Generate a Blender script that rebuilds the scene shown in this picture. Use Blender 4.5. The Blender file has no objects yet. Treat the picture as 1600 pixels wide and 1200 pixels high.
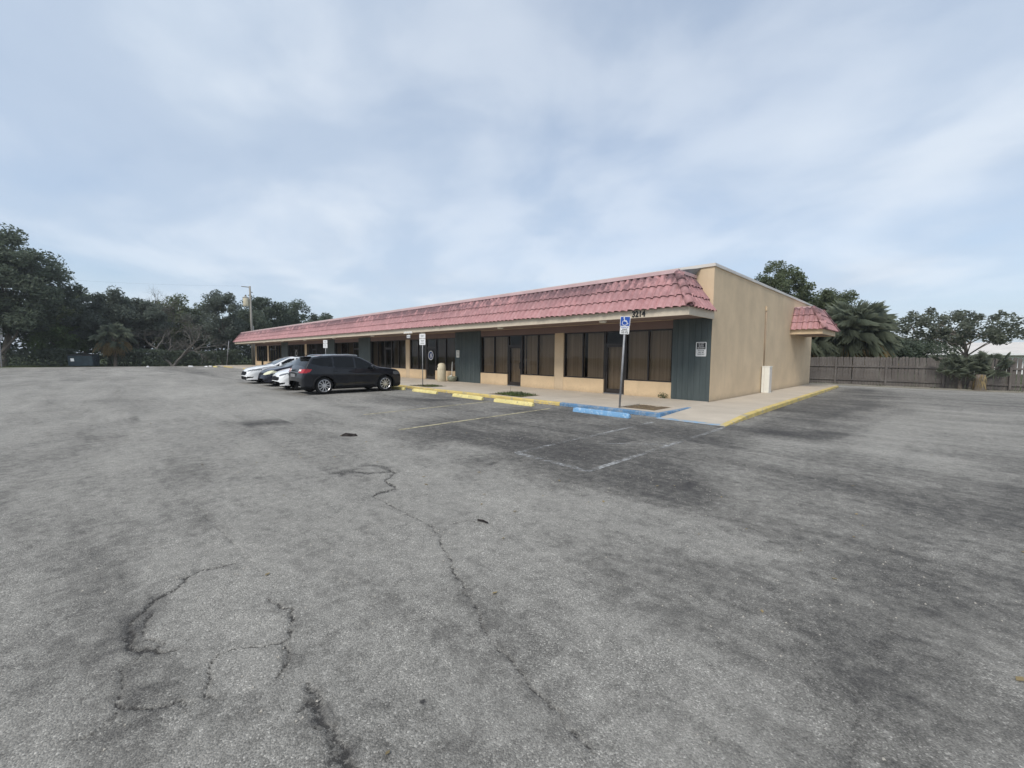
import bpy, bmesh, math, random
import numpy as np
from mathutils import Vector, Matrix

random.seed(7)
RNG = np.random.default_rng(11)
SC = bpy.context.scene
COL = SC.collection

# ------------------------------------------------------------------ camera
cam_d = bpy.data.cameras.new('Camera')
cam = bpy.data.objects.new('Camera', cam_d)
COL.objects.link(cam)
yaw, pit, roll = math.radians(-45.56), math.radians(-3.77), math.radians(0.51)
fw = Vector((math.sin(yaw)*math.cos(pit), math.cos(yaw)*math.cos(pit), math.sin(pit)))
rt = Vector((math.cos(yaw), -math.sin(yaw), 0))
up = rt.cross(fw)
rt, up = rt*math.cos(roll)+up*math.sin(roll), up*math.cos(roll)-rt*math.sin(roll)
M = Matrix((rt, up, -fw)).transposed().to_4x4()
M.translation = Vector((5.50, -14.97, 1.60))
cam.matrix_world = M
cam_d.sensor_fit = 'HORIZONTAL'
cam_d.sensor_width = 36.0
cam_d.lens = 653.34/1600*36.0
cam_d.clip_start = 0.05
cam_d.clip_end = 3000
SC.camera = cam

# ------------------------------------------------------------------ sky
SUN_EL, SUN_AZ = math.radians(48), math.radians(168)     # azimuth from +Y towards +X
world = bpy.data.worlds.new('World')
SC.world = world
world.use_nodes = True
nt = world.node_tree
nt.nodes.clear()
N = nt.nodes.new
L = nt.links.new
out = N('ShaderNodeOutputWorld')
bg = N('ShaderNodeBackground')
bg.inputs['Strength'].default_value = 0.1
sky = N('ShaderNodeTexSky')
sky.sky_type = 'NISHITA'
sky.sun_disc = False
sky.sun_elevation = SUN_EL
sky.sun_rotation = SUN_AZ
sky.air_density = 1.0
sky.dust_density = 1.0
sky.ozone_density = 1.6
tc = N('ShaderNodeTexCoord')
sep = N('ShaderNodeSeparateXYZ')
L(tc.outputs['Generated'], sep.inputs[0])
def wmath(op, a, b=None, c=None, clamp=False):
    n = N('ShaderNodeMath'); n.operation = op; n.use_clamp = clamp
    for i, v in enumerate((a, b, c)):
        if v is None: continue
        if isinstance(v, (int, float)): n.inputs[i].default_value = v
        else: L(v, n.inputs[i])
    return n.outputs[0]
zc = wmath('ADD', wmath('MAXIMUM', sep.outputs[2], 0.0), 0.22)
px = wmath('DIVIDE', sep.outputs[0], zc)
py = wmath('DIVIDE', sep.outputs[1], zc)
comb = N('ShaderNodeCombineXYZ')
L(px, comb.inputs[0]); L(py, comb.inputs[1])
def wnoise(scale, detail, rough, off, sx=1.0, sy=1.0, rot=0.0):
    mp = N('ShaderNodeMapping')
    mp.inputs['Location'].default_value = off
    mp.inputs['Rotation'].default_value = (0, 0, rot)
    mp.inputs['Scale'].default_value = (sx, sy, 1)
    L(comb.outputs[0], mp.inputs['Vector'])
    n = N('ShaderNodeTexNoise')
    n.inputs['Scale'].default_value = scale
    n.inputs['Detail'].default_value = detail
    n.inputs['Roughness'].default_value = rough
    n.inputs['Distortion'].default_value = 0.25
    L(mp.outputs[0], n.inputs['Vector'])
    return n.outputs['Fac']
n1 = wnoise(0.55, 7, 0.48, (3.1, 1.7, 0.0), 1.0, 1.5, 0.5)
n2 = wnoise(1.5, 7, 0.50, (8.3, 4.1, 2.0), 1.0, 1.15, 0.75)
n3 = wnoise(0.35, 3, 0.4, (1.3, 7.7, 5.0))
cov = wmath('ADD', wmath('MULTIPLY', n1, 0.75), wmath('MULTIPLY', n2, 0.35))
def wramp(fac, stops):
    r = N('ShaderNodeValToRGB')
    r.color_ramp.interpolation = 'EASE'
    el = r.color_ramp.elements
    while len(el) > 1: el.remove(el[-1])
    el[0].position, el[0].color = stops[0][0], (*stops[0][1], 1)
    for p_, c_ in stops[1:]:
        e = el.new(p_); e.color = (*c_, 1)
    L(fac, r.inputs[0])
    return r.outputs[0]
# thin veil everywhere, thicker where the noise is high
veil = wramp(cov, [(0.37, (0.56,)*3), (0.52, (0.77,)*3), (0.67, (0.95,)*3)])
ccol = wramp(wmath('ADD', wmath('MULTIPLY', n2, 0.6), wmath('MULTIPLY', n3, 0.4)),
             [(0.35, (0.350, 0.418, 0.512)), (0.48, (0.400, 0.466, 0.555)), (0.63, (0.505, 0.558, 0.625))])
sc_ = N('ShaderNodeMixRGB'); sc_.blend_type = 'MULTIPLY'; sc_.inputs[0].default_value = 1
L(ccol, sc_.inputs[1]); sc_.inputs[2].default_value = (8.9, 8.9, 8.9, 1)
mixc = N('ShaderNodeMixRGB')
L(veil, mixc.inputs[0]); L(sky.outputs[0], mixc.inputs[1]); L(sc_.outputs[0], mixc.inputs[2])
L(mixc.outputs[0], bg.inputs['Color'])
L(bg.outputs[0], out.inputs['Surface'])

# ------------------------------------------------------------------ sun behind thin cloud
sun_d = bpy.data.lights.new('Sun', 'SUN')
sun_d.energy = 1.5
sun_d.angle = math.radians(22)
sun_d.color = (1.0, 0.95, 0.88)
sun = bpy.data.objects.new('Sun', sun_d)
COL.objects.link(sun)
sd = Vector((math.sin(SUN_AZ)*math.cos(SUN_EL), math.cos(SUN_AZ)*math.cos(SUN_EL), math.sin(SUN_EL)))
sun.rotation_euler = sd.to_track_quat('Z', 'Y').to_euler()
sun.location = sd*60
SC.view_settings.view_transform = 'Standard'
SC.view_settings.look = 'None'
SC.view_settings.exposure = 0.76
SC.view_settings.gamma = 1.0
SC.view_settings.use_curve_mapping = False
SC.render.engine = 'CYCLES'
SC.cycles.max_bounces = 8
SC.cycles.transparent_max_bounces = 12

# ------------------------------------------------------------------ helpers
class MB:
    """collects shapes for one mesh object"""
    def __init__(s): s.v = []; s.f = []
    def add(s, vs, fs):
        o = len(s.v); s.v.extend([tuple(v) for v in vs]); s.f.extend([tuple(i+o for i in f) for f in fs]); return s
    def box(s, a, b):
        (x0, y0, z0), (x1, y1, z1) = a, b
        return s.add([(x0,y0,z0),(x1,y0,z0),(x1,y1,z0),(x0,y1,z0),(x0,y0,z1),(x1,y0,z1),(x1,y1,z1),(x0,y1,z1)],
                     [(0,3,2,1),(4,5,6,7),(0,1,5,4),(1,2,6,5),(2,3,7,6),(3,0,4,7)])
    def prism(s, poly, y0, y1, axis='y'):
        n = len(poly)
        def P(a, b, c):
            return {'y': (a, c, b), 'x': (c, a, b), 'z': (a, b, c)}[axis]
        vs = [P(a, b, y0) for a, b in poly]+[P(a, b, y1) for a, b in poly]
        fs = [tuple(range(n))[::-1], tuple(range(n, 2*n))]+[(i, (i+1) % n, (i+1) % n+n, i+n) for i in range(n)]
        return s.add(vs, fs)
    def tube(s, pts, rad, n=8, caps=True):
        pts = [Vector(p) for p in pts]
        if not hasattr(rad, '__len__'): rad = [rad]*len(pts)
        vs = []; fs = []
        ref = None
        for i, p in enumerate(pts):
            d = (pts[min(i+1, len(pts)-1)]-pts[max(i-1, 0)]).normalized()
            if ref is None:
                ref = Vector((0, 0, 1)) if abs(d.z) < .9 else Vector((1, 0, 0))
            u = (ref-d*ref.dot(d)).normalized(); w = d.cross(u); ref = u
            for k in range(n):
                a = 2*math.pi*k/n
                vs.append(p+(u*math.cos(a)+w*math.sin(a))*rad[i])
        for i in range(len(pts)-1):
            for k in range(n):
                fs.append((i*n+k, i*n+(k+1) % n, (i+1)*n+(k+1) % n, (i+1)*n+k))
        if caps:
            fs.append(tuple(range(n))[::-1]); fs.append(tuple((len(pts)-1)*n+k for k in range(n)))
        return s.add(vs, fs)
    def lathe(s, prof, n=24, c=(0, 0, 0), axis='z'):
        vs = []; fs = []
        for r, h in prof:
            for k in range(n):
                a = 2*math.pi*k/n
                x, y = r*math.cos(a), r*math.sin(a)
                vs.append({'z': (c[0]+x, c[1]+y, c[2]+h), 'x': (c[0]+h, c[1]+x, c[2]+y), 'y': (c[0]+x, c[1]+h, c[2]+y)}[axis])
        for i in range(len(prof)-1):
            for k in range(n):
                fs.append((i*n+k, i*n+(k+1) % n, (i+1)*n+(k+1) % n, (i+1)*n+k))
        return s.add(vs, fs)
    def mesh(s, name, m, smooth=False):
        me = bpy.data.meshes.new(name)
        me.from_pydata(s.v, [], s.f)
        if m: me.materials.append(m)
        if smooth: me.polygons.foreach_set('use_smooth', [True]*len(me.polygons))
        me.update()
        return me
    def build(s, name, m, parent=None, smooth=False, bevel=0, loc=None):
        o = bpy.data.objects.new(name, s.mesh(name, m, smooth))
        COL.objects.link(o)
        if parent: o.parent = parent
        if loc: o.location = loc
        if bevel:
            b = o.modifiers.new('bevel', 'BEVEL'); b.width = bevel; b.segments = 2; b.limit_method = 'ANGLE'
        return o

def np_mesh(name, v, f, m, smooth=False):
    """fast mesh from numpy arrays; f is (n,3) or (n,4)"""
    me = bpy.data.meshes.new(name)
    k = f.shape[1]
    me.vertices.add(len(v)); me.vertices.foreach_set('co', np.ascontiguousarray(v, np.float32).ravel())
    me.loops.add(f.size); me.loops.foreach_set('vertex_index', np.ascontiguousarray(f, np.int32).ravel())
    me.polygons.add(len(f)); me.polygons.foreach_set('loop_start', np.arange(0, f.size, k, dtype=np.int32))
    me.polygons.foreach_set('loop_total', np.full(len(f), k, np.int32))
    if smooth: me.polygons.foreach_set('use_smooth', np.ones(len(f), bool))
    if m: me.materials.append(m)
    me.update(calc_edges=True)
    return me

def link(name, me, parent=None):
    o = bpy.data.objects.new(name, me); COL.objects.link(o)
    if parent: o.parent = parent
    return o

def tag(o, label=None, cat=None, group=None, kind=None):
    if label: o['label'] = label
    if cat: o['category'] = cat
    if group: o['group'] = group
    if kind: o['kind'] = kind
    return o

def empty(name, loc=(0, 0, 0), rz=0.0):
    o = bpy.data.objects.new(name, None); COL.objects.link(o)
    o.location = loc; o.rotation_euler = (0, 0, rz); o.empty_display_size = .2
    return o

def copy_tree(o, parent=None):
    c = o.copy(); COL.objects.link(c); c.parent = parent
    for ch in list(o.children): copy_tree(ch, c)
    return c

_font_cache = {}
def text_mesh(body, size, depth=0.002, align='CENTER', bold=0.0):
    cu = bpy.data.curves.new('lettering', 'FONT')
    cu.body = body; cu.size = size; cu.align_x = align; cu.align_y = 'CENTER'
    cu.extrude = depth; cu.offset = bold; cu.space_line = 0.95
    t = bpy.data.objects.new('lettering', cu)
    COL.objects.link(t)
    dg = bpy.context.evaluated_depsgraph_get()
    me = bpy.data.meshes.new_from_object(t.evaluated_get(dg))
    bpy.data.objects.remove(t); bpy.data.curves.remove(cu)
    me.materials.clear()
    return me

# ------------------------------------------------------------------ materials
MATS = {}
class NT:
    def __init__(s, name):
        s.m = bpy.data.materials.new(name); s.m.use_nodes = True
        s.t = s.m.node_tree; s.t.nodes.clear()
        s.out = s.n('ShaderNodeOutputMaterial'); s.p = s.n('ShaderNodeBsdfPrincipled')
        s.l(s.p.outputs[0], s.out.inputs['Surface'])
    def n(s, k): return s.t.nodes.new(k)
    def l(s, a, b): s.t.links.new(a, b)
    def pos(s, scale=(1, 1, 1), world=True, loc=(0, 0, 0)):
        if world: src = s.n('ShaderNodeNewGeometry').outputs['Position']
        else: src = s.n('ShaderNodeTexCoord').outputs['Object']
        mp = s.n('ShaderNodeMapping'); mp.inputs['Scale'].default_value = scale; mp.inputs['Location'].default_value = loc
        s.l(src, mp.inputs[0]); return mp.outputs[0]
    def noise(s, vec, scale, detail=4, rough=.55, dist=0):
        n = s.n('ShaderNodeTexNoise'); n.inputs['Scale'].default_value = scale; n.inputs['Detail'].default_value = detail
        n.inputs['Roughness'].default_value = rough; n.inputs['Distortion'].default_value = dist
        s.l(vec, n.inputs['Vector']); return n.outputs['Fac']
    def vor(s, vec, scale, out='Distance', feature='F1'):
        n = s.n('ShaderNodeTexVoronoi'); n.feature = feature; n.inputs['Scale'].default_value = scale
        s.l(vec, n.inputs['Vector']); return n.outputs[out]
    def ramp(s, fac, stops, ease=False):
        r = s.n('ShaderNodeValToRGB'); el = r.color_ramp.elements
        if ease: r.color_ramp.interpolation = 'EASE'
        while len(el) > 1: el.remove(el[-1])
        def c4(c): return (c, c, c, 1) if isinstance(c, (int, float)) else (*c, 1)
        el[0].position, el[0].color = stops[0][0], c4(stops[0][1])
        for p_, c_ in stops[1:]:
            e = el.new(p_); e.color = c4(c_)
        s.l(fac, r.inputs[0]); return r.outputs[0]
    def mix(s, fac, a, b, mode='MIX'):
        m = s.n('ShaderNodeMixRGB'); m.blend_type = mode
        for i, v in enumerate((fac, a, b)):
            if isinstance(v, (int, float)):
                m.inputs[i].default_value = v if i == 0 else (v, v, v, 1)
            elif isinstance(v, tuple): m.inputs[i].default_value = (*v, 1)
            else: s.l(v, m.inputs[i])
        return m.outputs[0]
    def math(s, op, a, b=0.0, clamp=False):
        m = s.n('ShaderNodeMath'); m.operation = op; m.use_clamp = clamp
        for i, v in enumerate((a, b)):
            if isinstance(v, (int, float)): m.inputs[i].default_value = v
            else: s.l(v, m.inputs[i])
        return m.outputs[0]
    def attr(s, name):
        a = s.n('ShaderNodeAttribute'); a.attribute_name = name; return a.outputs['Fac']
    def bump(s, h, strength=.3, dist=.01):
        b = s.n('ShaderNodeBump'); b.inputs['Strength'].default_value = strength; b.inputs['Distance'].default_value = dist
        s.l(h, b.inputs['Height']); s.l(b.outputs[0], s.p.inputs['Normal'])
    def done(s, base=None, rough=.7, spec=.5, metal=0.0):
        if base is not None:
            if isinstance(base, tuple): s.p.inputs['Base Color'].default_value = (*base, 1)
            else: s.l(base, s.p.inputs['Base Color'])
        if isinstance(rough, (int, float)): s.p.inputs['Roughness'].default_value = rough
        else: s.l(rough, s.p.inputs['Roughness'])
        s.p.inputs['Specular IOR Level'].default_value = spec
        s.p.inputs['Metallic'].default_value = metal
        MATS[s.m.name] = s.m
        return s.m

def mottled(name, c, var=.25, scale=2.0, rough=.75, spec=.3, fine=0, finestr=.3, world=True, stretch=(1, 1, 1), metal=0.0, finedist=.01):
    t = NT(name); v = t.pos(stretch, world)
    n = t.noise(v, scale, 6, .6)
    lo = tuple(max(0, x*(1-var)) for x in c); hi = tuple(min(1, x*(1+var)) for x in c)
    col = t.ramp(n, [(.3, lo), (.7, hi)])
    if fine:
        f = t.noise(t.pos((1, 1, 1), world), fine, 3, .6)
        t.bump(f, finestr, finedist)
        col = t.mix(.35, col, t.ramp(f, [(.35, lo), (.65, hi)]))
    return t.done(col, rough, spec, metal)

# stucco, tan, with rain streaks and patching
def m_stucco(name, c):
    t = NT(name)
    v = t.pos()
    a = t.noise(v, .9, 6, .6)
    st = t.noise(t.pos((2.2, 2.2, .18)), 1.6, 5, .6)
    fine = t.noise(v, 70, 3, .65)
    mid = t.noise(v, 7, 5, .65)
    lo = tuple(x*.84 for x in c); hi = tuple(min(1, x*1.10) for x in c)
    col = t.ramp(a, [(.3, lo), (.7, hi)])
    col = t.mix(t.ramp(st, [(.55, 0.0), (.78, .35)]), col, tuple(x*.68 for x in c))
    col = t.mix(t.ramp(mid, [(.6, 0.0), (.78, .3)]), col, tuple(x*.75 for x in c))
    sp = t.n('ShaderNodeSeparateXYZ'); t.l(t.pos(), sp.inputs[0])
    gz = t.math('ADD', sp.outputs[2], t.math('MULTIPLY', t.math('SUBTRACT', mid, .5), .5))
    col = t.mix(t.ramp(gz, [(.08, .45), (.32, 0.0)]), col, (c[0]*.5, c[1]*.5, c[2]*.5))
    col = t.mix(.25, col, t.ramp(fine, [(.3, lo), (.7, hi)]), 'MIX')
    t.bump(fine, .55, .012)
    return t.done(col, .9, .2)
m_wall = m_stucco('stucco_tan', (.685, .535, .36))
m_lowwall = m_stucco('stucco_low', (.76, .575, .365))
m_fascia = mottled('fascia_paint', (.60, .52, .41), .14, 1.3, .75, .3, 30, .1, stretch=(1, 1, 3))
m_soffit = mottled('soffit_paint', (.27, .205, .185), .12, .8, .8, .2, 40, .15)
m_band = mottled('header_paint', (.23, .165, .15), .12, .8, .8, .2, 40, .15)

def m_green():
    t = NT('siding_green')
    a = t.noise(t.pos((3, 3, .25)), 2.2, 5, .6); b = t.noise(t.pos(), 1.1, 4, .5)
    col = t.ramp(a, [(.3, (.058, .076, .077)), (.7, (.088, .108, .108))])
    col = t.mix(t.ramp(b, [(.5, 0.0), (.8, .4)]), col, (.11, .15, .15))
    g = t.noise(t.pos((30, 30, 1.2)), 3, 3, .6)
    t.bump(g, .25, .006)
    return t.done(col, .62, .35)
m_panel = m_green()

def m_tiles(name):
    t = NT(name)
    oi = t.n('ShaderNodeObjectInfo').outputs['Random']
    v = t.pos()
    base = t.ramp(t.noise(v, 3.5, 5, .6), [(.3, (.385, .190, .192)), (.7, (.54, .295, .292))])
    base = t.mix(t.ramp(oi, [(0, .0), (1, .3)]), base, (.52, .33, .32))
    fine = t.noise(v, 45, 4, .65)
    base = t.mix(t.ramp(fine, [(.52, 0.0), (.72, .45)]), base, (.34, .17, .18))
    # pale chalky wear
    base = t.mix(t.ramp(t.noise(v, 9, 5, .65), [(.56, 0.0), (.74, .35)]), base, (.66, .46, .45))
    # black mould running down from the top course
    sp = t.n('ShaderNodeSeparateXYZ'); t.l(v, sp.inputs[0])
    hz = t.ramp(t.math('MULTIPLY', t.math('SUBTRACT', sp.outputs[2], 3.25), .85), [(.12, .02), (.55, .40), (.92, 1.1)])
    s1 = t.noise(t.pos((2.6, 2.6, .35)), 1.5, 6, .68)
    s2 = t.noise(t.pos((.5, .5, .3)), .8, 4, .6)
    mould = t.math('MULTIPLY', t.math('ADD', hz, .12), t.ramp(t.math('ADD', t.math('MULTIPLY', s1, .6), t.math('MULTIPLY', s2, .4)), [(.40, 0.0), (.52, 1.0)]), True)
    base = t.mix(t.math('MULTIPLY', mould, t.ramp(fine, [(.35, .55), (.6, 1.0)])), base, (.10, .07, .08))
    t.bump(fine, .3, .008)
    return t.done(base, .85, .25)
m_tile = m_tiles('roof_tile_pink')
m_under = mottled('roof_underlay', (.16, .09, .09), .2, 2, .9, .1)
m_ridge = mottled('ridge_metal_pink', (.58, .41, .41), .1, 1.5, .6, .3)
m_coping = mottled('coping_metal', (.62, .58, .53), .12, .8, .5, .4)
m_flash = mottled('roof_membrane_grey', (.30, .33, .36), .2, 3, .7, .3)
m_roofflat = mottled('roof_flat', (.4, .4, .4), .15, .6, .9, .1)
m_bronze = mottled('bronze_frame', (.030, .024, .021), .2, 3, .4, .5)
m_blackp = mottled('black_paint', (.012, .012, .013), .2, 3, .5, .4)
m_white = mottled('white_paint', (.78, .78, .77), .06, 3, .5, .4)
m_conc = None

def m_concrete(name, c, sx=1):
    t = NT(name); v = t.pos()
    a = t.noise(v, .7, 6, .6); b = t.noise(t.pos((.5, 2.2, 1)), 1.3, 6, .65); f = t.noise(v, 60, 3, .6)
    lo = tuple(x*.80 for x in c); hi = tuple(min(1, x*1.14) for x in c)
    col = t.ramp(a, [(.3, lo), (.7, hi)])
    col = t.mix(t.ramp(b, [(.50, 0.0), (.72, .5)]), col, tuple(x*.66 for x in c))
    oi = t.n('ShaderNodeObjectInfo').outputs['Random']
    col = t.mix(t.ramp(oi, [(0, 0.0), (1, .22)]), col, tuple(x*.78 for x in c))
    col = t.mix(.3, col, t.ramp(f, [(.3, lo), (.7, hi)]))
    t.bump(f, .3, .006)
    return t.done(col, .88, .2)
m_walk = m_concrete('sidewalk_concrete', (.51, .445, .36))
m_kerbc = m_concrete('kerb_concrete', (.42, .39, .34))

def m_worn(name, paint, under, lo=.42, hi=.60, scale=6, dirt=.35, light=None):
    t = NT(name); v = t.pos()
    w = t.noise(v, scale, 6, .7); d = t.noise(v, 2.0, 6, .65); f = t.noise(v, 60, 3, .6)
    col = t.ramp(t.noise(v, 3, 3, .5), [(.3, tuple(x*.88 for x in paint)), (.7, tuple(min(1, x*1.1) for x in paint))])
    if light: col = t.mix(t.ramp(t.noise(v, 11, 5, .7), [(.52, 0.0), (.60, .8)]), col, light)
    col = t.mix(t.ramp(d, [(.45, 0.0), (.75, dirt)]), col, tuple(x*.45 for x in paint))
    col = t.mix(t.ramp(w, [(lo, .85), (hi, 0.0)]), col, under)
    t.bump(f, .35, .008)
    return t.done(col, .8, .25)
m_yel = m_worn('kerb_yellow', (.62, .475, .17), (.36, .33, .28), .38, .48, 5, .45)
m_yels = m_worn('stop_yellow', (.76, .65, .28), (.28, .25, .20), .35, .43, 9, .45)
m_blue = m_worn('kerb_blue', (.105, .215, .36), (.26, .31, .36), .42, .52)
m_blues = m_worn('stop_blue', (.19, .38, .60), (.12, .16, .22), .33, .40, 8, .3, (.42, .56, .70))
m_ramp = m_worn('ramp_edge_blue', (.22, .36, .50), (.42, .39, .34), .46, .58, 5)

def m_asphalt():
    t = NT('asphalt')
    v = t.pos()
    big = t.noise(v, .16, 5, .55, .4)
    st = t.noise(t.pos((.22, 1.0, 1)), .8, 8, .68, .6)      # wear along the drive
    mid = t.noise(v, 1.1, 9, .70, .3)
    blot = t.noise(v, 8.0, 11, .80, .3)
    fine = t.noise(v, 95, 4, .75)
    stone = t.vor(v, 145, 'Color')
    sdist = t.vor(v, 145, 'Distance')
    tone = t.attr('tone'); crack = t.attr('crack')
    def part(x, k): return t.math('MULTIPLY', t.math('SUBTRACT', x, .5), k)
    k = t.math('ADD', part(big, .22), part(st, .55))
    k = t.math('ADD', k, part(mid, .34))
    k = t.math('ADD', k, part(blot, .80))
    k = t.math('ADD', k, tone)
    col = t.ramp(k, [(.20, (0.055, 0.052, 0.051)), (.34, (0.103, 0.098, 0.090)), (.46, (0.184, 0.175, 0.157)), (.56, (0.265, 0.253, 0.227)), (.68, (0.332, 0.316, 0.283)), (.85, (0.426, 0.407, 0.364))])
    bw = t.n('ShaderNodeRGBToBW'); t.l(stone, bw.inputs[0])
    ag = t.ramp(bw.outputs[0], [(.20, .58), (.5, .95), (.78, 1.22), (.92, 2.1)])
    col = t.mix(t.ramp(t.noise(v, 1.7, 5, .6), [(.35, .45), (.65, .85)]), col, ag, 'MULTIPLY')
    col = t.mix(t.ramp(fine, [(.30, .6), (.46, 0.0)]), col, (.045, .044, .043))
    col = t.mix(t.ramp(fine, [(.60, 0.0), (.74, .4)]), col, (.42, .41, .39))
    cb = t.math('MULTIPLY', crack, t.ramp(t.noise(v, 55, 3, .7), [(.40, .05), (.54, 1.1)]))
    col = t.mix(t.ramp(cb, [(.10, 0.0), (.48, .88)]), col, (.040, .038, .036))
    h = t.math('ADD', t.math('MULTIPLY', sdist, -.6), t.math('MULTIPLY', fine, .6))
    t.bump(h, .7, .009)
    return t.done(col, t.ramp(mid, [(.3, .80), (.7, .95)]), .22)
m_asph = m_asphalt()

def m_line(name, paint, lo, hi):
    t = NT(name); v = t.pos()
    w = t.noise(v, 9, 7, .75); w2 = t.noise(v, 1.1, 4, .6); f = t.noise(v, 120, 2, .7)
    k = t.math('ADD', t.math('ADD', t.math('MULTIPLY', w, .5), t.math('MULTIPLY', w2, .35)), t.math('MULTIPLY', f, .15))
    fac = t.ramp(k, [(lo, 0.0), (hi, .9)])
    tr = t.n('ShaderNodeBsdfTransparent'); mx = t.n('ShaderNodeMixShader')
    t.l(fac, mx.inputs[0]); t.l(tr.outputs[0], mx.inputs[1]); t.l(t.p.outputs[0], mx.inputs[2]); t.l(mx.outputs[0], t.out.inputs['Surface'])
    return t.done(paint, .85, .2)
m_line_y = m_line('line_yellow', (.48, .43, .28), .40, .52)
m_line_w = m_line('line_white', (.43, .43, .42), .462, .61)
m_line_f = m_line('line_faded', (.34, .34, .33), .50, .62)

m_soil = mottled('planter_soil', (.155, .115, .075), .45, 7, .95, .1, 40, .7, finedist=.02)
m_dirt = mottled('verge_dirt', (.25, .23, .19), .35, 1.4, .95, .1, 25, .6)
def m_ground():
    t = NT('ground_grass'); v = t.pos()
    col = t.ramp(t.noise(v, .35, 6, .65), [(.3, (.035, .05, .02)), (.6, (.08, .10, .04)), (.78, (.15, .13, .08))])
    t.bump(t.noise(v, 12, 4, .7), .6, .05)
    return t.done(col, .95, .1)
m_grnd = m_ground()

def m_leaf(name, c, tr=.45, var=.5, scale=.9):
    t = NT(name)
    n = t.noise(t.pos(), scale, 4, .6); n2 = t.noise(t.pos(), 6, 3, .6)
    k = t.math('ADD', t.math('MULTIPLY', n, .6), t.math('MULTIPLY', n2, .4))
    col = t.ramp(k, [(.32, tuple(x*(1-var) for x in c)), (.5, c), (.68, tuple(min(1, x*(1+var)) for x in c))])
    t.done(col, .55, .3)
    td = t.n('ShaderNodeBsdfTranslucent'); t.l(col, td.inputs[0])
    mx = t.n('ShaderNodeMixShader'); mx.inputs[0].default_value = tr
    t.l(t.p.outputs[0], mx.inputs[1]); t.l(td.outputs[0], mx.inputs[2]); t.l(mx.outputs[0], t.out.inputs['Surface'])
    return t.m
m_leaf_dark = m_leaf('leaf_dark', (.115, .142, .098))
m_leaf_mid = m_leaf('leaf_mid', (.15, .178, .098))
m_leaf_bri = m_leaf('leaf_bright', (.14, .195, .078))
m_leaf_blu = m_leaf('leaf_bluish', (.135, .158, .125))
m_leaf_gry = m_leaf('leaf_grey', (.15, .165, .12))
m_leaf_oliv = m_leaf('leaf_olive', (.095, .115, .060))
m_leaf_palm = m_leaf('leaf_palm', (.155, .178, .125), .15)
m_leaf_dead = m_leaf('leaf_dead', (.26, .20, .10), .15, .35)
m_grass = m_leaf('grass_blade', (.085, .125, .040), .25, .4, 4)
m_bark = mottled('bark', (.17, .145, .12), .4, 4, .95, .1, 18, .7, stretch=(1, 1, .3), finedist=.03)
m_barkp = mottled('bark_pale', (.32, .30, .26), .3, 4, .95, .1, 18, .6, stretch=(1, 1, .3), finedist=.03)
m_twig = mottled('twig_grey', (.135, .125, .11), .25, 4, .95, .1)
def m_wood():
    t = NT('weathered_wood')
    oi = t.n('ShaderNodeObjectInfo').outputs['Random']
    g = t.noise(t.pos((14, 14, .8), False), 2.5, 6, .7)
    col = t.ramp(g, [(.3, (.085, .076, .070)), (.7, (.215, .195, .178))])
    col = t.mix(t.ramp(oi, [(0, .0), (1, .55)]), col, (.095, .085, .08))
    col = t.mix(t.ramp(t.noise(t.pos(), 1.2, 5, .6), [(.5, 0.0), (.75, .5)]), col, (.23, .215, .20))
    t.bump(g, .4, .008)
    return t.done(col, .92, .12)
m_fence = m_wood()

def m_glass(name, tint, refl=1.45):
    t = NT(name)
    t.t.nodes.remove(t.p)
    tr = t.n('ShaderNodeBsdfTransparent'); tr.inputs[0].default_value = (*tint, 1)
    gl = t.n('ShaderNodeBsdfGlossy'); gl.inputs['Roughness'].default_value = .03
    gl.inputs['Color'].default_value = (.85, .85, .85, 1)
    # old panes are never quite flat
    bp = t.n('ShaderNodeBump'); bp.inputs['Strength'].default_value = .04; bp.inputs['Distance'].default_value = .02
    t.l(t.noise(t.pos(), 1.6, 2, .5), bp.inputs['Height']); t.l(bp.outputs[0], gl.inputs['Normal'])
    fr = t.n('ShaderNodeFresnel'); fr.inputs['IOR'].default_value = refl
    mx = t.n('ShaderNodeMixShader')
    t.l(fr.outputs[0], mx.inputs[0]); t.l(tr.outputs[0], mx.inputs[1]); t.l(gl.outputs[0], mx.inputs[2]); t.l(mx.outputs[0], t.out.inputs['Surface'])
    MATS[name] = t.m
    return t.m
m_pane = m_glass('tinted_pane', (.62, .56, .50), 1.36)
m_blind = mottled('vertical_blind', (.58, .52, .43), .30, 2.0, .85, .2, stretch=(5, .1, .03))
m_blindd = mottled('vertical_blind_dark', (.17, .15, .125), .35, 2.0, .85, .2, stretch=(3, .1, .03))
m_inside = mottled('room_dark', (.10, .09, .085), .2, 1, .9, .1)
m_galv = mottled('galvanised_steel', (.30, .30, .305), .2, 5, .55, .4, metal=.35)
m_sheet = mottled('sign_white', (.80, .80, .79), .05, 4, .45, .4)
m_signblue = mottled('sign_blue', (.012, .075, .36), .08, 4, .45, .4)
m_beige = mottled('bin_beige', (.66, .59, .43), .10, 3, .6, .35)
m_cream = mottled('cabinet_cream', (.80, .79, .72), .08, 3, .55, .35)

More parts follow.
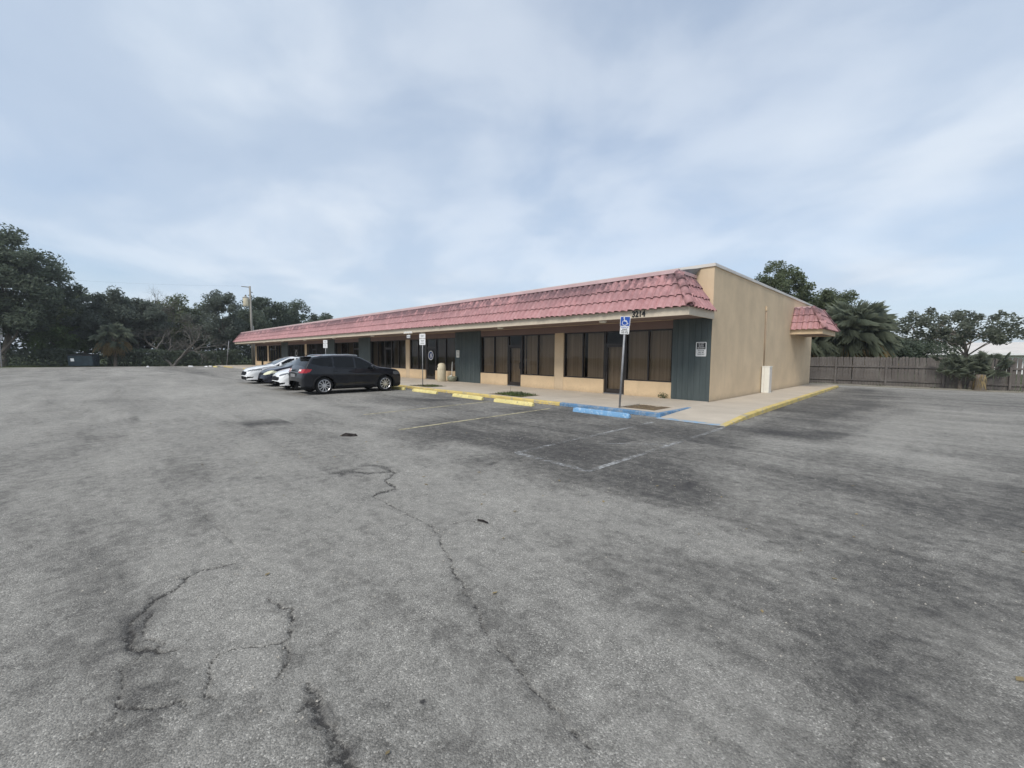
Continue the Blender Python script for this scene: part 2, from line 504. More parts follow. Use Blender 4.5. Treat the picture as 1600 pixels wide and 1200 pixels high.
# ------------------------------------------------------------------ value noise for the ground fields
def vnoise(x, y, seed):
    r = np.random.default_rng(seed).random((256, 256))
    xi = np.floor(x).astype(int); yi = np.floor(y).astype(int)
    fx = x-xi; fy = y-yi; fx = fx*fx*(3-2*fx); fy = fy*fy*(3-2*fy)
    g = lambda a, b: r[a % 256, b % 256]
    return (g(xi, yi)*(1-fx)+g(xi+1, yi)*fx)*(1-fy)+(g(xi, yi+1)*(1-fx)+g(xi+1, yi+1)*fx)*fy
def fbm(x, y, seed, o=4):
    s = 0; a = .5
    for i in range(o):
        s = s+a*vnoise(x*2**i, y*2**i, seed+i); a *= .5
    return s/(1-.5**o)

# ================================================================== THE SETTING
S = 0.10                      # sidewalk height
KY = -4.33                    # front kerb line
gb = MB().add([(-900, -900, -.03), (900, -900, -.03), (900, 900, -.03), (-900, 900, -.03)], [(0, 1, 2, 3)])
tag(gb.build('ground', m_grnd), kind='structure')

# ---- parking lot: one sheet, finely divided where the photograph shows its cracks
CRACKS = {
 'a': ([(1.81,-14.31),(1.80,-14.40),(1.76,-14.53),(1.82,-14.62),(1.95,-14.69),(2.02,-14.78),(2.08,-14.84),(2.18,-14.88),(2.27,-14.91),(2.41,-14.93),(2.53,-14.94),(2.59,-14.89)], .011, .85),
 'b': ([(2.49,-14.26),(2.61,-14.21),(2.71,-14.18),(2.85,-14.21),(2.97,-14.26),(3.02,-14.30),(3.12,-14.31),(3.24,-14.37),(3.27,-14.40)], 0.0065, 0.74),
 'c': ([(3.02,-14.30),(2.96,-14.39),(2.92,-14.47),(2.90,-14.54),(2.90,-14.62),(2.96,-14.66),(3.09,-14.67),(3.18,-14.69),(3.24,-14.64)], 0.0059, 0.70),
 'd': ([(2.66,-14.70),(2.64,-14.64),(2.62,-14.55),(2.60,-14.42)], 0.0040, 0.49),
 'e': ([(2.56,-14.88),(2.62,-14.85),(2.67,-14.81),(2.70,-14.76)], 0.0074, 0.74),
 'f': ([(3.41,-14.31),(3.55,-14.33),(3.64,-14.34),(3.77,-14.34),(3.87,-14.34),(3.96,-14.36),(4.2,-14.40)], .010, .85),
 'g': ([(3.55,-14.37),(3.69,-14.34),(3.77,-14.36),(3.89,-14.38)], 0.0079, 0.74),
 'f2': ([(3.50,-14.30),(3.62,-14.375),(3.74,-14.31),(3.86,-14.38),(4.0,-14.33),(4.15,-14.42)], .007, .8),
 'f3': ([(3.55,-14.40),(3.60,-14.33),(3.70,-14.39),(3.80,-14.32),(3.92,-14.40)], .005, .7),
 'a2': ([(2.20,-14.80),(2.32,-14.86),(2.44,-14.88),(2.56,-14.80),(2.62,-14.85)], .006, .7),
 'h': ([(-6.5,-12.74),(-3.59,-12.76),(-2.11,-12.79),(-1.11,-12.82),(-0.16,-12.80),(-0.17,-12.53),(-0.28,-12.25),(-0.03,-12.13),(0.41,-12.19),(0.60,-12.45),(1.03,-12.49),(1.02,-12.71),(1.07,-12.82)], .022, .95),
 'i': ([(-0.02,-12.77),(-0.09,-12.61),(0.19,-12.43),(0.26,-12.23)], .035, .95),
 'j': ([(1.07,-12.82),(1.54,-12.83),(1.97,-12.82),(2.24,-12.82),(2.46,-12.89),(2.61,-12.96),(2.96,-13.12),(3.21,-13.22),(3.43,-13.31),(3.59,-13.37),(3.78,-13.44),(3.94,-13.47),(4.13,-13.53),(4.6,-13.62)], 0.0054, 0.66),
 'k': ([(2.35,-12.81),(2.33,-12.66),(2.35,-12.48),(2.49,-12.44)], 0.0050, 0.57),
 'l': ([(2.98,-14.97),(3.08,-15.05),(3.06,-15.10)], 0.0050, 0.57),
 'm': ([(-5.11,-14.22),(-2.47,-14.31),(-0.98,-14.32),(-0.06,-14.34),(.8,-14.28),(1.4,-14.22)], 0.0099, 0.37),
 'n': ([(2.59,-14.89),(2.73,-14.96),(2.95,-14.98),(3.11,-14.87),(3.18,-14.74),(3.21,-14.68)], 0.0065, 0.61),
 'o': ([(1.36,-14.21),(1.57,-14.24),(2.08,-14.19),(2.38,-14.20),(2.49,-14.26)], 0.0040, 0.41),
 'p': ([(5.44,-4.5),(5.42,-7.5),(5.44,-9.36),(5.45,-10.13),(5.41,-10.56),(5.39,-10.98),(5.37,-11.48),(5.38,-11.74),(5.35,-12.00),(5.34,-12.27),(5.32,-12.46),(5.34,-12.74),(5.36,-13.2)], 0.0050, 0.45),
 'q': ([(5.35,-12.03),(5.24,-12.11),(5.10,-12.11),(4.90,-12.07),(4.6,-12.0)], 0.0030, 0.37),
}
def axis_coords(lo, hi, dense, dstep, grow=1.13, mx=2.5):
    a = list(np.arange(dense[0], dense[1]+1e-6, dstep))
    st = dstep; x = dense[0]
    left = []
    while x > lo:
        st = min(st*grow, mx); x -= st; left.append(max(x, lo))
    st = dstep; x = a[-1]; right = []
    while x < hi:
        st = min(st*grow, mx); x += st; right.append(min(x, hi))
    return np.array(left[::-1]+a+right)
gx = axis_coords(-61.5, 45, (0.6, 5.9), .0125)
gy = axis_coords(-45, 18.4, (-15.3, -11.6), .0125)
GX, GY = np.meshgrid(gx, gy)
tone = np.full(GX.shape, .565)
def blob(cx, cy, rx, ry, amt, rot=0.0, wob=.45, seed=5, sharp=2.0):
    global tone
    c, s_ = math.cos(rot), math.sin(rot)
    dx, dy = GX-cx, GY-cy
    u = (dx*c+dy*s_)/rx; v = (-dx*s_+dy*c)/ry
    d = np.sqrt(u*u+v*v)+(fbm(GX/(.35*max(rx, .3))+7, GY/(.35*max(ry, .3))+3, seed, 4)-.5)*wob*2
    tone = tone+amt*np.clip((1.15-d)*sharp, 0, 1)
def box_blob(x0, x1, y0, y1, amt, soft=.8, seed=9):
    global tone
    n = (fbm(GX*.9, GY*.9, seed, 4)-.5)*2.2*soft
    d = np.minimum(np.minimum(GX-x0, x1-GX), np.minimum(GY-y0, y1-GY))+n
    tone = tone+amt*np.clip(d/soft+.5, 0, 1)
# what is left of the old seal coat: dark in the stalls and round the corner of the building
box_blob(-3.2, 3.6, -10.6, -4.3, -.15, .9, 21)
box_blob(-9.5, -2.9, -8.6, -4.3, -.09, 1.0, 22)
box_blob(1.8, 3.9, -5.0, 16.5, -.17, .8, 23)
box_blob(-1.5, 8.0, -10.8, -8.6, -.05, 1.2, 24)
blob(5.6, -1.0, 1.5, 6.0, .10, 0, .5, 31)
blob(5.3, -7.0, 1.6, 1.6, -.09, .2, .5, 32)
blob(8.0, -6.0, 2.0, 5.0, -.05, .2, .5, 33)
blob(5.35, -11.2, .30, 2.6, -.035, 0, .6, 34)
box_blob(3.9, 44, -13.6, 16.0, -.055, 1.4, 25)
blob(4.3, -11.2, .55, .45, .055, .6, .6, 36)
blob(5.2, -10.05, .9, .22, .07, -.1, .6, 37)
blob(4.35, -13.0, .5, .4, .05, .2, .6, 38)
blob(3.2, -11.6, 1.6, .7, .03, .2, .6, 39)
blob(-1.2, -10.9, 2.2, .8, .06, .1, .6, 40)
blob(-14, -11.5, 8.0, 2.2, .07, .05, .6, 41)
blob(-10, -16, 5.0, 3.0, .03, .1, .6, 42)
blob(-45, -9, 18, 1.2, -.09, .02, .4, 43)
blob(-40, -13, 22, 1.6, .06, .02, .4, 44)
blob(-5.3, -12.28, .55, .42, -.26, .8, .35, 45, 3)
blob(-7.7, -14.2, .9, .35, -.12, .8, .6, 46)
blob(-5.5, -15.0, 1.2, .3, -.10, .6, .6, 47)
blob(3.02, -14.86, .12, .20, -.06, .6, .4, 48, 3)
blob(2.86, -14.87, .20, .14, -.075, .3, .4, 58, 3)
blob(3.08, -14.52, .20, .12, .075, .3, .25, 49, 7)
blob(2.78, -14.38, .24, .12, .06, .4, .3, 50, 7)
blob(-.7, -14.3, 1.8, .28, -.07, 0, .6, 51)
blob(2.2, -14.9, .5, .14, -.06, -.5, .5, 52)
blob(-7.2, -6.6, 1.6, .5, -.10, .5, .5, 53)
blob(-2.0, -6.2, 1.1, 1.0, -.05, 0, .5, 54)
for i_, (ax_, ay_, r_) in enumerate(((-4.3, -6.6, .28), (-4.0, -7.4, .16), (-7.0, -6.4, .3), (-1.1, -6.7, .25), (-9.8, -6.5, .3), (1.3, -7.9, .2), (-12.9, -10.3, .22), (-6.4, -10.8, .18), (-3.2, -12.0, .12), (.9, -10.9, .1), (3.4, -9.6, .14), (6.6, -8.4, .2))):
    blob(ax_, ay_, r_, r_*.8, -.13, i_, .5, 100+i_, 3)
blob(1.2, -6.4, 1.4, 1.2, -.04, 0, .5, 55)
blob(.2, -12.42, .42, .3, -.05, .2, .5, 56)
blob(3.91, -13.97, .014, .012, -.3, 0, .2, 57, 5)
blob(5.6, 17.2, 9, .8, .16, 0, .4, 59)
crack = np.zeros(GX.shape)
wx = (fbm(GX*9, GY*9, 61, 3)-.5)*.075; wy = (fbm(GX*9+40, GY*9+11, 71, 3)-.5)*.075
wx += (fbm(GX*38, GY*38, 63, 2)-.5)*.022; wy += (fbm(GX*38+9, GY*38+5, 73, 2)-.5)*.022
for key, (pl, wd, st) in CRACKS.items():
    P = np.array(pl)
    mnx, mny = P.min(0)-.5; mxx, mxy = P.max(0)+.5
    iy = np.where((gy > mny) & (gy < mxy))[0]; ix = np.where((gx > mnx) & (gx < mxx))[0]
    sl = np.ix_(iy, ix)
    X = GX[sl]+wx[sl]; Y = GY[sl]+wy[sl]
    best = np.full(X.shape, 9.0)
    for (ax, ay), (bx_, by_) in zip(P[:-1], P[1:]):
        dx, dy = bx_-ax, by_-ay
        t_ = np.clip(((X-ax)*dx+(Y-ay)*dy)/(dx*dx+dy*dy+1e-9), 0, 1)
        best = np.minimum(best, np.hypot(X-ax-t_*dx, Y-ay-t_*dy))
    wv = wd*(.35+1.3*vnoise(GX[sl]*6, GY[sl]*6, 80+len(key)))
    # far from the camera the mesh is coarser than the crack: keep it from breaking into dots
    stepx = np.gradient(gx)[ix][None, :]; stepy = np.gradient(gy)[iy][:, None]
    step = np.maximum(stepx, stepy)
    wv = np.maximum(wv, step*.55)
    st_ = st*np.clip(wd*2.2/np.maximum(step, wd), .22, 1)
    cv = st_*np.clip(1.35-best/wv, 0, 1)
    cv = cv*(.55+.45*np.clip(fbm(GX[sl]*14, GY[sl]*14, 91, 2)*2.4-.5, 0, 1))
    crack[sl] = np.maximum(crack[sl], cv)
    tone[sl] -= .045*np.exp(-(best/(.04+wd*1.5))**2)*st_
gz = -crack*.014+(fbm(GX*.35, GY*.35, 95, 3)-.5)*.010*(np.abs(GX-3) < 12)
gz = np.where((GY > KY-.4) & (GX < 2.6), np.minimum(gz, 0), gz)
nx_, ny_ = len(gx), len(gy)
idx = np.arange(nx_*ny_).reshape(ny_, nx_)
quads = np.stack([idx[:-1, :-1], idx[:-1, 1:], idx[1:, 1:], idx[1:, :-1]], -1).reshape(-1, 4)
me = np_mesh('parking_lot', np.stack([GX, GY, gz], -1).reshape(-1, 3), quads, m_asph, True)
for nm, arr in (('tone', tone), ('crack', crack)):
    at = me.attributes.new(nm, 'FLOAT', 'POINT'); at.data.foreach_set('value', arr.astype(np.float32).ravel())
lot = tag(link('parking_lot', me), kind='structure')

# painted bay lines (worn) lie 6 mm above the asphalt
def pline(a, b, w, m):
    a = Vector((*a, .006)); b = Vector((*b, .006)); d = (b-a).normalized(); n = Vector((-d.y, d.x, 0))*w/2
    k = max(2, int((b-a).length/.5)); mb = MB()
    for i in range(k):
        p, q = a.lerp(b, i/k), a.lerp(b, (i+1)/k)
        mb.add([p-n, q-n, q+n, p+n], [(0, 1, 2, 3)])
    mb.build('painted_line', m, lot)
pline((-2.56, -10.45), (-2.84, -5.15), .10, m_line_y)
pline((-5.25, -10.0), (-5.55, -5.15), .10, m_line_y)
for x in (-8.3, -11.1, -14.0, -16.75, -19.5):
    pline((x+.05, -9.8), (x, -5.3), .10, m_line_f)
pline((.66, -10.15), (.60, -5.25), .10, m_line_w)
pline((2.14, -10.18), (2.10, -4.75), .10, m_line_w)
pline((.66, -10.12), (2.14, -10.16), .11, m_line_w)
pline((-5.3, -7.75), (-1.9, -7.72), .16, m_line_f)
pline((-9.6, -7.9), (-5.4, -7.85), .16, m_line_f)
for q in (-8.9, -7.7, -6.5):
    pline((.66, q), (2.10, q+1.35), .08, m_line_f)

# ---- sidewalk: separate slabs, planting holes left open
walk = empty('sidewalk'); tag(walk, kind='structure')
PL = [(-1.28, -.12, -3.78, -2.5), (-7.1, -5.25, -3.95, -2.62), (-13.25, -11.5, -3.92, -2.66), (-24.9, -23.3, -3.92, -2.7)]
def slab(x0, x1, y0, y1, dz=0):
    if x1-x0 < .02 or y1-y0 < .02: return
    g = .004
    MB().box((x0+g, y0+g, -.02), (x1-g, y1-g, S+dz)).build('slab', m_walk, walk, bevel=.006)
KW = .15
cuts = sorted(set([-61.6, 0.0]+[p[0] for p in PL]+[p[1] for p in PL]+[-2.8, -4.05, -8.7, -10.1, -14.8, -16.4, -18.1, -19.8, -21.5]+list(np.arange(-59.5, -26, 2.3))))
for x0, x1 in zip(cuts[:-1], cuts[1:]):
    hole = [p for p in PL if abs(p[0]-x0) < 1e-3 and abs(p[1]-x1) < 1e-3]
    if hole:
        p = hole[0]; slab(x0, x1, KY+KW, p[2]); slab(x0, x1, p[3], -.06)
    else:
        slab(x0, x1, KY+KW, -1.9, random.uniform(-.003, .003)); slab(x0, x1, -1.9, -.06, random.uniform(-.003, .003))
# along the end wall
def kx(y): return 2.02-(y+2.8)*.0262        # side kerb face
ys = [-2.2, -.3, 1.7, 3.7, 5.7, 7.7, 9.7, 11.7, 13.7, 15.84]
for a, b in zip(ys[:-1], ys[1:]):
    x0 = .304 if a < -1 else .06
    mb = MB()
    v = [(x0, a+.004, -.02), (kx(a)-KW, a+.004, -.02), (kx(b)-KW, b-.004, -.02), (x0, b-.004, -.02)]
    mb.add(v+[(p[0], p[1], S) for p in v], [(0,3,2,1),(4,5,6,7),(0,1,5,4),(1,2,6,5),(2,3,7,6),(3,0,4,7)])
    mb.build('slab', m_walk, walk, bevel=.006)
# strip between front run and corner
MB().box((0.004, -2.196, -.02), (.30, -.304, S)).build('slab', m_walk, walk, bevel=.006)
MB().box((.004, KY+KW, -.02), (.18, -2.2-.004, S)).build('slab', m_walk, walk, bevel=.006)
# dropped corner: ramp from the asphalt up to the walk
mb = MB()
r0, r1 = .36, kx(-4.5)-.10
mb.add([(r0, -4.50, .012), (r1, -4.50, .012), (kx(-2.2)-KW, -2.2, S), (.304, -2.2, S), (r0, -4.5, -.03), (r1, -4.5, -.03), (kx(-2.2)-KW, -2.2, -.03), (.304, -2.2, -.03)],
       [(0, 1, 2, 3), (0, 4, 5, 1), (1, 5, 6, 2), (3, 7, 4, 0)])
mb.build('ramp', m_walk, walk)
MB().add([(.34, -4.62, .008), (r1+.1, -4.62, .008), (r1, -4.40, .023), (.36, -4.40, .023)], [(0, 1, 2, 3)]).build('ramp_edge', m_ramp, walk)

# ---- kerbs
kerb = empty('front_kerb'); tag(kerb, kind='structure')
def kerb_seg(x0, x1, m, h=S+.012, h1=None):
    h1 = h if h1 is None else h1
    mb = MB()
    pr = lambda hh: [(KY, -.05), (KY+.012, hh-.03), (KY+.03, hh), (KY+KW-.004, hh), (KY+KW-.004, -.05)]
    A = [(x0, y, z) for y, z in pr(h)]; B = [(x1, y, z) for y, z in pr(h1)]
    mb.add(A+B, [(0, 1, 2, 3, 4)[::-1], (5, 6, 7, 8, 9)]+[(i, (i+1) % 5, (i+1) % 5+5, i+5) for i in range(5)])
    return mb.build('kerb_section', m, kerb)
kerb_seg(-3.12, .19, m_blue)
xs = [-3.125, -6.2, -9.3, -12.5, -15.6, -18.7, -21.8]
for a, b in zip(xs[1:], xs[:-1]): kerb_seg(a, b-.006, m_yel)
xs = [-21.806, -26, -31, -36, -41, -46, -51, -56, -61.6]
for i, (a, b) in enumerate(zip(xs[1:], xs[:-1])): kerb_seg(a, b-.006, m_yel if i % 2 == 0 else m_kerbc)
# blue return beside the ramp, falling with it
mb = MB()
mb.add([(.192, KY-.02, -.05), (.36, KY-.10, -.05), (.36, -2.25, -.05), (.192, -2.25, -.05),
        (.192, KY, S+.012), (.33, KY+.02, S+.008), (.31, -2.25, S+.004), (.192, -2.25, S+.004)],
       [(0, 1, 5, 4), (1, 2, 6, 5), (4, 5, 6, 7), (3, 0, 4, 7), (2, 3, 7, 6)])
mb.build('kerb_return', m_blue, kerb, bevel=.012)
sk = empty('side_kerb'); tag(sk, kind='structure')
yy = [-4.55, -3.6, -2.6, -.6, 2.4, 5.4, 8.4, 11.4, 15.0]
hh = [.015, .06, .11, .125, .125, .125, .12, .11, .10]
for i in range(len(yy)-1):
    ya, yb, ha, hb = yy[i], yy[i+1]-.006, hh[i], hh[i+1]
    def pr(y, h): X = kx(y); return [(X-KW+.004, y, -.05), (X-KW+.004, y, h), (X-.03, y, h), (X-.008, y, h-.02*min(1, h/.1)), (X, y, -.05)]
    A, B = pr(ya, ha), pr(yb, hb)
    MB().add(A+B, [(0, 1, 2, 3, 4), (9, 8, 7, 6, 5)]+[(i_+5, (i_+1) % 5+5, (i_+1) % 5, i_) for i_ in range(5)]).build('kerb_section', m_yel, sk)

# strip of sand and gravel at the foot of the fence
n = 60
v = []; f = []
for i in range(n+1):
    x = -4+i*(38/n)
    v += [(x, 17.55+random.uniform(-.25, .25), .006), (x, 18.3, .03+random.uniform(0, .02)), (x, 19.6, .03)]
for i in range(n):
    for k in range(2): f.append((i*3+k, i*3+3+k, i*3+4+k, i*3+1+k))
tag(MB().add(v, f).build('gravel_strip', m_dirt), kind='structure')

# planting holes
for i, p in enumerate(PL):
    nx2, ny2 = 14, 10
    v = []; f = []
    for a in range(nx2+1):
        for b in range(ny2+1):
            x = p[0]+(p[1]-p[0])*a/nx2; y = p[2]+(p[3]-p[2])*b/ny2
            v.append((x, y, .055+.03*vnoise(np.array(x*5.0), np.array(y*5.0), 3)+(0.015 if 0 < a < nx2 and 0 < b < ny2 else -.01)))
    for a in range(nx2):
        for b in range(ny2): f.append((a*(ny2+1)+b, (a+1)*(ny2+1)+b, (a+1)*(ny2+1)+b+1, a*(ny2+1)+b+1))
    tag(MB().add(v, f).build('planting_bed', m_soil, smooth=True), kind='structure')

def grass_mesh(x0, x1, y0, y1, z, n, h, name='grass_tuft', m=m_grass, seed=1, spread=.06, clump=0):
    r = np.random.default_rng(seed)
    if clump:
        c = np.stack([r.uniform(x0, x1, clump), r.uniform(y0, y1, clump)], -1)
        k = r.integers(0, clump, n)
        px_ = np.clip(c[k, 0]+r.normal(0, spread, n), x0, x1); py_ = np.clip(c[k, 1]+r.normal(0, spread, n), y0, y1)
    else:
        px_ = r.uniform(x0, x1, n); py_ = r.uniform(y0, y1, n)
    a = r.uniform(0, 6.283, n); hh_ = h*r.uniform(.4, 1.2, n); w = r.uniform(.004, .012, n)*(1+h*2)
    lean = r.uniform(0, .6, n)*hh_; b = r.uniform(0, 6.283, n)
    v = np.zeros((n, 5, 3))
    cx_, sx_ = np.cos(a)*w, np.sin(a)*w
    v[:, 0] = np.stack([px_-cx_, py_-sx_, np.full(n, z)], -1); v[:, 1] = np.stack([px_+cx_, py_+sx_, np.full(n, z)], -1)
    mx_ = px_+np.cos(b)*lean*.4; my_ = py_+np.sin(b)*lean*.4
    v[:, 2] = np.stack([mx_+cx_*.7, my_+sx_*.7, z+hh_*.6], -1); v[:, 3] = np.stack([mx_-cx_*.7, my_-sx_*.7, z+hh_*.6], -1)
    v[:, 4] = np.stack([px_+np.cos(b)*lean, py_+np.sin(b)*lean, z+hh_], -1)
    base = (np.arange(n)*5)[:, None]
    tri = np.concatenate([base+np.array([[0, 1, 2]]), base+np.array([[0, 2, 3]]), base+np.array([[3, 2, 4]])])
    return link(name, np_mesh(name, v.reshape(-1, 3), tri, m))
tag(grass_mesh(-7.0, -5.35, -3.9, -2.7, .07, 1100, .10, seed=3, clump=26, spread=.12), 'green grass and weeds in the planting hole behind the yellow stops', 'grass', kind='stuff')
tag(grass_mesh(-13.2, -11.55, -3.85, -2.75, .07, 800, .07, seed=4, clump=20, spread=.12), 'low dark grass in the planting hole at the second white sign', 'grass', kind='stuff')
tag(grass_mesh(-1.2, -.2, -3.7, -2.6, .07, 130, .04, seed=5, m=m_leaf_dead, clump=10), 'dry grass stubble in the planting hole beside the blue kerb', 'grass', kind='stuff')
tag(grass_mesh(-4, 30, 18.2, 18.75, .03, 1500, .09, seed=6, m=m_leaf_oliv, clump=90, spread=.2), 'patchy dry grass along the foot of the wooden fence', 'grass', kind='stuff')

# ================================================================== THE BUILDING
mall = empty('strip_mall')
tag(mall, 'long single-storey tan stucco strip of shops with pink tiled mansard', 'building')
WH, LW, SOF = 2.68, 0.69, 3.00      # window head, low wall top, soffit
XE = -59.6                          # far end of the shops
PZ = 4.75
MB().box((-.25, .0, -.05), (0, 15.84, PZ)).build('end_wall', m_wall, mall)
MB().box((XE, .0, SOF-.02), (-.252, .25, PZ)).build('parapet', m_wall, mall)
MB().box((XE, 15.6, -.05), (-.252, 15.84, PZ)).build('rear_wall', m_wall, mall)
MB().box((XE-.24, .0, -.05), (XE-.002, 15.84, PZ)).build('far_end_wall', m_wall, mall)
MB().box((XE, .252, 4.35), (-.252, 15.598, 4.45)).build('flat_roof', m_roofflat, mall)
# coping: two stepped metal strips
cp = MB().box((XE-.28, -.045, PZ-.035), (.045, .30, PZ+.03)).box((XE-.26, -.03, PZ+.03), (.03, .28, PZ+.075))
cp.build('coping', m_coping, mall)
cp = MB().box((-.29, .302, PZ-.035), (.045, 15.87, PZ+.03)).box((-.27, .285, PZ+.03), (.03, 15.85, PZ+.075))
cp.build('coping', m_coping, mall)
MB().box((XE, .01, WH), (-1.372, .2, SOF-.022)).build('header_band', m_band, mall)
# rooms behind the glass
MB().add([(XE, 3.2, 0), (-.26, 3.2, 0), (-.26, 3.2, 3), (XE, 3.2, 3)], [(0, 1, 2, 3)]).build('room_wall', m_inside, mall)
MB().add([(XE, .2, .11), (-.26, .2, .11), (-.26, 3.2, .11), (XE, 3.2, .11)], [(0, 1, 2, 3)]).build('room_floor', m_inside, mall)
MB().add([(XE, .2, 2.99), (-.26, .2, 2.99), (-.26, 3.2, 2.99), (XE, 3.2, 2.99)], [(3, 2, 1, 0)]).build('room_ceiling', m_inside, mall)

def blind(x0, x1, z0, z1, parent, y=.24, seed=0, gaps=(), m=None):
    r = random.Random(seed); mb = MB(); x = x0
    while x < x1-.02:
        w = min(.088, x1-x)
        if not any(a < (x-x0)/(x1-x0) < b for a, b in gaps):
            d = r.uniform(.010, .022)
            mb.add([(x, y-d, z0), (x+w*.98, y+d, z0), (x+w*.98, y+d, z1), (x, y-d, z1)], [(0, 1, 2, 3)])
        x += w
    mb.build('blind', m or m_blind, parent)

def window(x0, x1, z0=LW, z1=WH, mull=None, blinds=True, seed=0, gaps=()):
    fr = MB(); t = .045; y0, y1 = .045, .145
    mull = [(x0+x1)/2] if mull is None else mull
    fr.box((x0, y0, z0), (x1, y1, z0+t)).box((x0, y0, z1-t), (x1, y1, z1-.001))
    xs_ = [x0]+list(mull)+[x1]
    for i, x in enumerate(xs_):
        a = x if i == 0 else (x-t if i == len(xs_)-1 else x-t/2-.004)
        fr.box((a, y0+.003, z0+t), (a+t+(.008 if 0 < i < len(xs_)-1 else 0), y1-.003, z1-t))
    w = fr.build('window', m_bronze, mall)
    for a, b in zip(xs_[:-1], xs_[1:]):
        MB().add([(a+.02, .095, z0+.02), (b-.02, .095, z0+.02), (b-.02, .095, z1-.02), (a+.02, .095, z1-.02)], [(0, 1, 2, 3)]).build('pane', m_pane, w)
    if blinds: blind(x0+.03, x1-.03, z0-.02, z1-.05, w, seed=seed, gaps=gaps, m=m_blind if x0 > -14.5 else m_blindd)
    return w

def low_wall(x0, x1):
    MB().box((x0, -.012, 0), (x1, .20, LW-.002)).build('low_wall', m_lowwall, mall, bevel=.012)

def door(x0, x1, hinge_left=True, blinds=True, seed=0):
    fr = MB(); y0, y1 = .05, .14; dz = 2.12; t = .05
    fr.box((x0, y0, S), (x0+t, y1, WH-.001)).box((x1-t, y0, S), (x1, y1, WH-.001)).box((x0+t, y0, WH-t), (x1-t, y1, WH-.001)).box((x0+t, y0, dz), (x1-t, y1, dz+.06))
    d = fr.build('door', m_bronze, mall)
    a, b = x0+t+.004, x1-t-.004
    lf = MB().box((a, y0+.02, S+.012), (b, y1-.02, S+.20)).box((a, y0+.02, dz-.09), (b, y1-.02, dz-.004)).box((a, y0+.02, S+.2), (a+.07, y1-.02, dz-.09)).box((b-.07, y0+.02, S+.2), (b, y1-.02, dz-.09))
    lf.build('door_leaf', m_bronze, d)
    MB().add([(a+.05, .095, S+.18), (b-.05, .095, S+.18), (b-.05, .095, dz-.08), (a+.05, .095, dz-.08)], [(0, 1, 2, 3)]).build('pane', m_pane, d)
    MB().add([(x0+.02, .095, dz+.03), (x1-.02, .095, dz+.03), (x1-.02, .095, WH-.02), (x0+.02, .095, WH-.02)], [(0, 1, 2, 3)]).build('pane', m_pane, d)
    hx = b-.035 if hinge_left else a+.035
    MB().tube([(hx, y0+.03, .98), (hx, y0-.04, 1.0), (hx, y0-.04, 1.28), (hx, y0+.03, 1.30)], .017, 8).build('handle', m_blackp, d, True)
    MB().box((x0, -.03, S+.002), (x1, .16, S+.022)).build('threshold', m_galv, d)
    if blinds: blind(x0+.06, x1-.06, S+.15, dz-.05, d, seed=seed)
    return d

def panel(x0, x1):
    # board and batten siding: ribs stand proud of the sheet
    mb = MB().box((x0, -.025, S-.05), (x1, .2, SOF-.012))
    x = x0+.012; k = 0
    while x < x1-.03:
        w = .205
        mb.box((x, -.034, S-.05), (min(x+w-.018, x1-.004), -.0255, SOF-.014)); x += w; k += 1
    mb.build('siding_panel', m_panel, mall)

def column(x0, x1):
    MB().box((x0, -.010, 0), (x1, .2, WH+.004)).build('column', m_wall, mall, bevel=.012)

sd_ = [0]
def win(a, b, **k):
    sd_[0] += 1
    low_wall(a+.003, b-.003); return window(a+.006, b-.006, seed=sd_[0], **k)
panel(-1.37, -.012)
win(-3.33, -1.37, gaps=((.93, 1.0),)); door(-4.30, -3.33, False, seed=51); win(-6.45, -4.30, mull=[-5.42], gaps=((.44, .52),)); column(-6.97, -6.45)
win(-9.15, -6.97, gaps=((.0, .05), (.38, .43))); door(-10.12, -9.15, True, seed=52); win(-12.26, -10.12, mull=[-11.2]); panel(-14.56, -12.26)
win(-16.68, -14.56); d3 = door(-17.77, -16.68, True, False); win(-19.74, -17.77, gaps=((.5, .75),)); column(-20.24, -19.74)
win(-22.3, -20.24); door(-23.3, -22.3, True, False); win(-25.52, -23.3, gaps=((.55, .8),)); panel(-27.56, -25.52)
door(-28.7, -27.56, True, False); win(-32.52, -28.7, mull=[-29.9, -31.2]); panel(-34.62, -32.52)
win(-37.2, -34.62, blinds=False); door(-38.3, -37.2, True, False); win(-39.77, -38.3, blinds=False); column(-40.27, -39.77)
win(-42.5, -40.27, blinds=False); d8 = door(-43.6, -42.5, True, False); win(-45.68, -43.6, blinds=False); panel(-48.0, -45.68)
win(-50.3, -48.0, blinds=False); door(-51.3, -50.3, True, False); win(-53.4, -51.3, blinds=False); column(-53.9, -53.4)
win(-55.8, -53.9, blinds=False); door(-56.8, -55.8, True, False); win(-59.1, -56.8, blinds=False); column(-59.6, -59.1)

